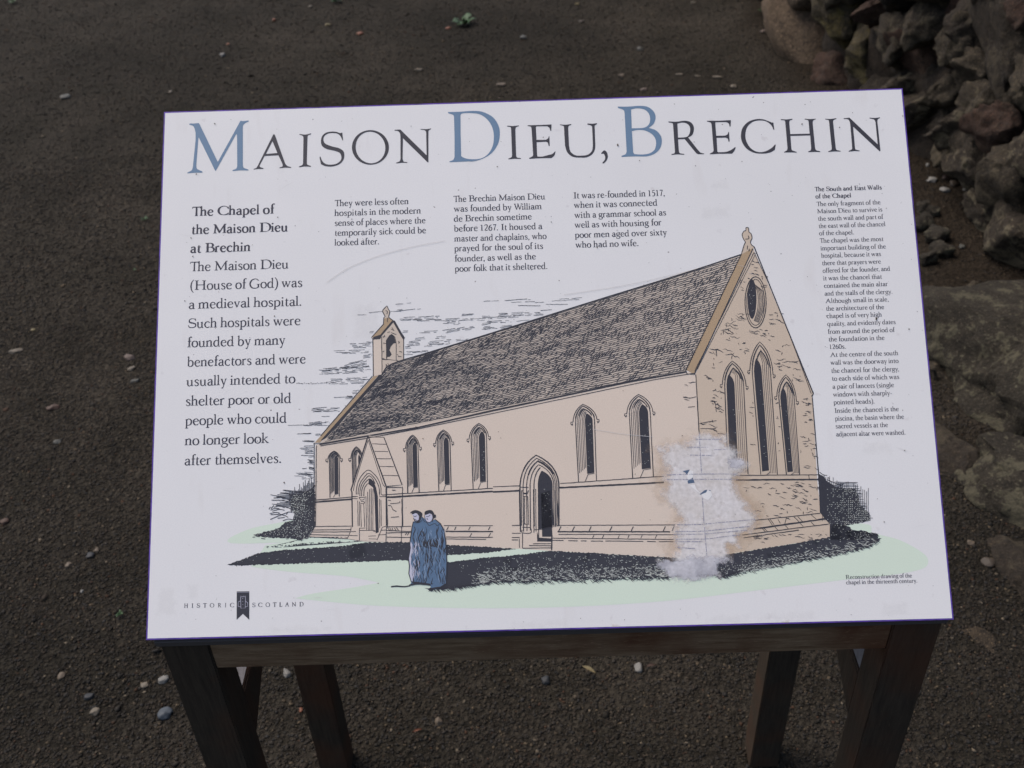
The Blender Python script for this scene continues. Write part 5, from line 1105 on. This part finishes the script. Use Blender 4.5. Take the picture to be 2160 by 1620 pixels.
# broken ghost lines still readable under the worn film
GH = Ink(0.00062)
for q in ("465,60 490,480", "500,740 515,1000", "520,1040 545,1340", "130,500 480,490", "480,490 860,490", "130,550 480,545", "480,545 870,545", "240,1015 500,1012", "500,1010 1040,960", "215,1085 510,1083", "510,1083 990,1030", "200,1115 500,1112", "520,1112 960,1070", "215,1165 500,1163", "510,1165 880,1120", "220,1190 500,1190", "240,1250 420,1262", "430,130 700,132", "340,215 560,213", "370,295 600,297", "620,240 740,235"):
    (a, b), (c_, d_) = [tuple(float(v) for v in t.split(',')) for t in q.split()]; L = math.hypot(c_ - a, d_ - b); u = 0
    while u < L:
        e = min(L, u + kr.uniform(8, 40)); GH.lines('F', "%f,%f %f,%f" % (a + (c_ - a) * u / L, b + (d_ - b) * u / L, a + (c_ - a) * e / L, b + (d_ - b) * e / L), kr.uniform(1.0, 1.9)); u = e + kr.uniform(2, 12)
M['ghost'] = print_mat('faded_ink', (0.24, 0.235, 0.29), 0.2)
GH.build('ghost_lines', 'ghost')
flat('torn_scrap', [outline('F', "340,500! 370,450! 405,460! 400,520! 380,545! 345,560!"), outline('F', "370,605! 420,600! 440,650! 480,690! 580,650! 600,710! 560,760! 510,740! 490,700! 430,660!")], 'panel', 0.00066)
flat('torn_scrap', [ragged(outline('F', "610,300! 640,300! 700,350! 720,390! 640,405! 615,370!"), 2, .8)], 'peel', 0.00066)
flat('blue_scrap', [outline('F', "345,560! 400,530! 420,580! 350,590!"), outline('F', "470,700! 520,660! 550,650! 540,680! 480,705!"), outline('F', "560,655! 585,655! 580,668!"), outline('F', "295,460! 370,445! 335,500! 325,480!")], 'lightblue', 0.00067)
# --- dirt flecks and a few scratches on the face
FK = Ink(0.00070); fr = random.Random(71)
for _ in range(240):
    x, y = fr.uniform(360, 1960), fr.uniform(215, 1320); s = fr.uniform(.35, 1.0) if fr.random() < .9 else fr.uniform(1.0, 1.8); FK.dab(x, y, s, s * fr.uniform(.5, 1), fr.uniform(0, 3))
for x, y, s in ((454.5, 261.5, 1.8), (1304, 306, 2.6), (1692.5, 262, 1.8), (1905, 245, 1.4), (1465, 300, 1.2), (587, 458.5, 1.4), (408, 541, 1.6), (1350, 339, 1.3), (1050, 352, 1.5), (1849, 672, 3.0), (600, 1018, 2.0), (798, 1230.5, 1.4), (1180, 592, 1.3), (391, 635, 1.5), (1147, 290, 1.2)): FK.dab(x, y, s, s * .7, fr.uniform(0, 3))
FK.build('dirt_flecks', 'dirt')
for i, (a, b) in enumerate(((1300, 1322), (1655, 1314))):
    patch('grime_spot', [(a - 9, b - 5), (a + 9, b - 6), (a + 11, b + 1), (a - 9, b + 2)], 'stain', 0.00052, 5, 2)
M['grime'] = patch_mat('faint_grime', (0.36, 0.325, 0.29), 150, 0.50, 1.3, 0.05, None, 1.8)
for (x0, y0, x1, y1) in ((1480, 435, 1540, 462), (745, 640, 800, 720), (1490, 1296, 1580, 1316), (1600, 1290, 1720, 1312), (1860, 1270, 1915, 1300), (560, 1320, 700, 1336), (330, 1240, 372, 1300), (1500, 380, 1535, 400), (1420, 700, 1450, 720), (1080, 1308, 1200, 1326), (1820, 930, 1880, 960), (395, 1230, 420, 1265)):
    patch('grime_smear', [(x0, y0), (x1, y0 - 3), (x1 + 4, y1), (x0 - 4, y1 + 2)], 'grime', 0.00053, 12, 3)
SC = Ink(0.00071)
SC.stroke(catmull([(690, 596), (735, 566), (800, 540), (870, 521), (940, 508)], 8), .8); SC.stroke(catmull([(1250, 905), (1310, 915), (1380, 922)], 6), .7); SC.stroke(catmull([(1190, 622), (1330, 600), (1460, 570)], 8), .7)
for _ in range(26):
    x, y, a = fr.uniform(370, 1940), fr.uniform(220, 1310), fr.uniform(-.6, .6); l = fr.uniform(8, 40); SC.stroke([(x, y), (x + l * .5 * math.cos(a), y + l * .5 * math.sin(a) + fr.uniform(-1, 1)), (x + l * math.cos(a), y + l * math.sin(a))], fr.uniform(.3, .6), taper=True)
M['scratch'] = print_mat('scratch', (0.50, 0.48, 0.47), 0.1)
SC.build('scratches', 'scratch')
for p in (px('p', "1052,205 1056,205 1056,208 1051,208")[0], px('p', "1386,193 1390,193 1390,196 1385,196")[0]): flat('edge_fleck', [p], 'dirt', 0.0007)
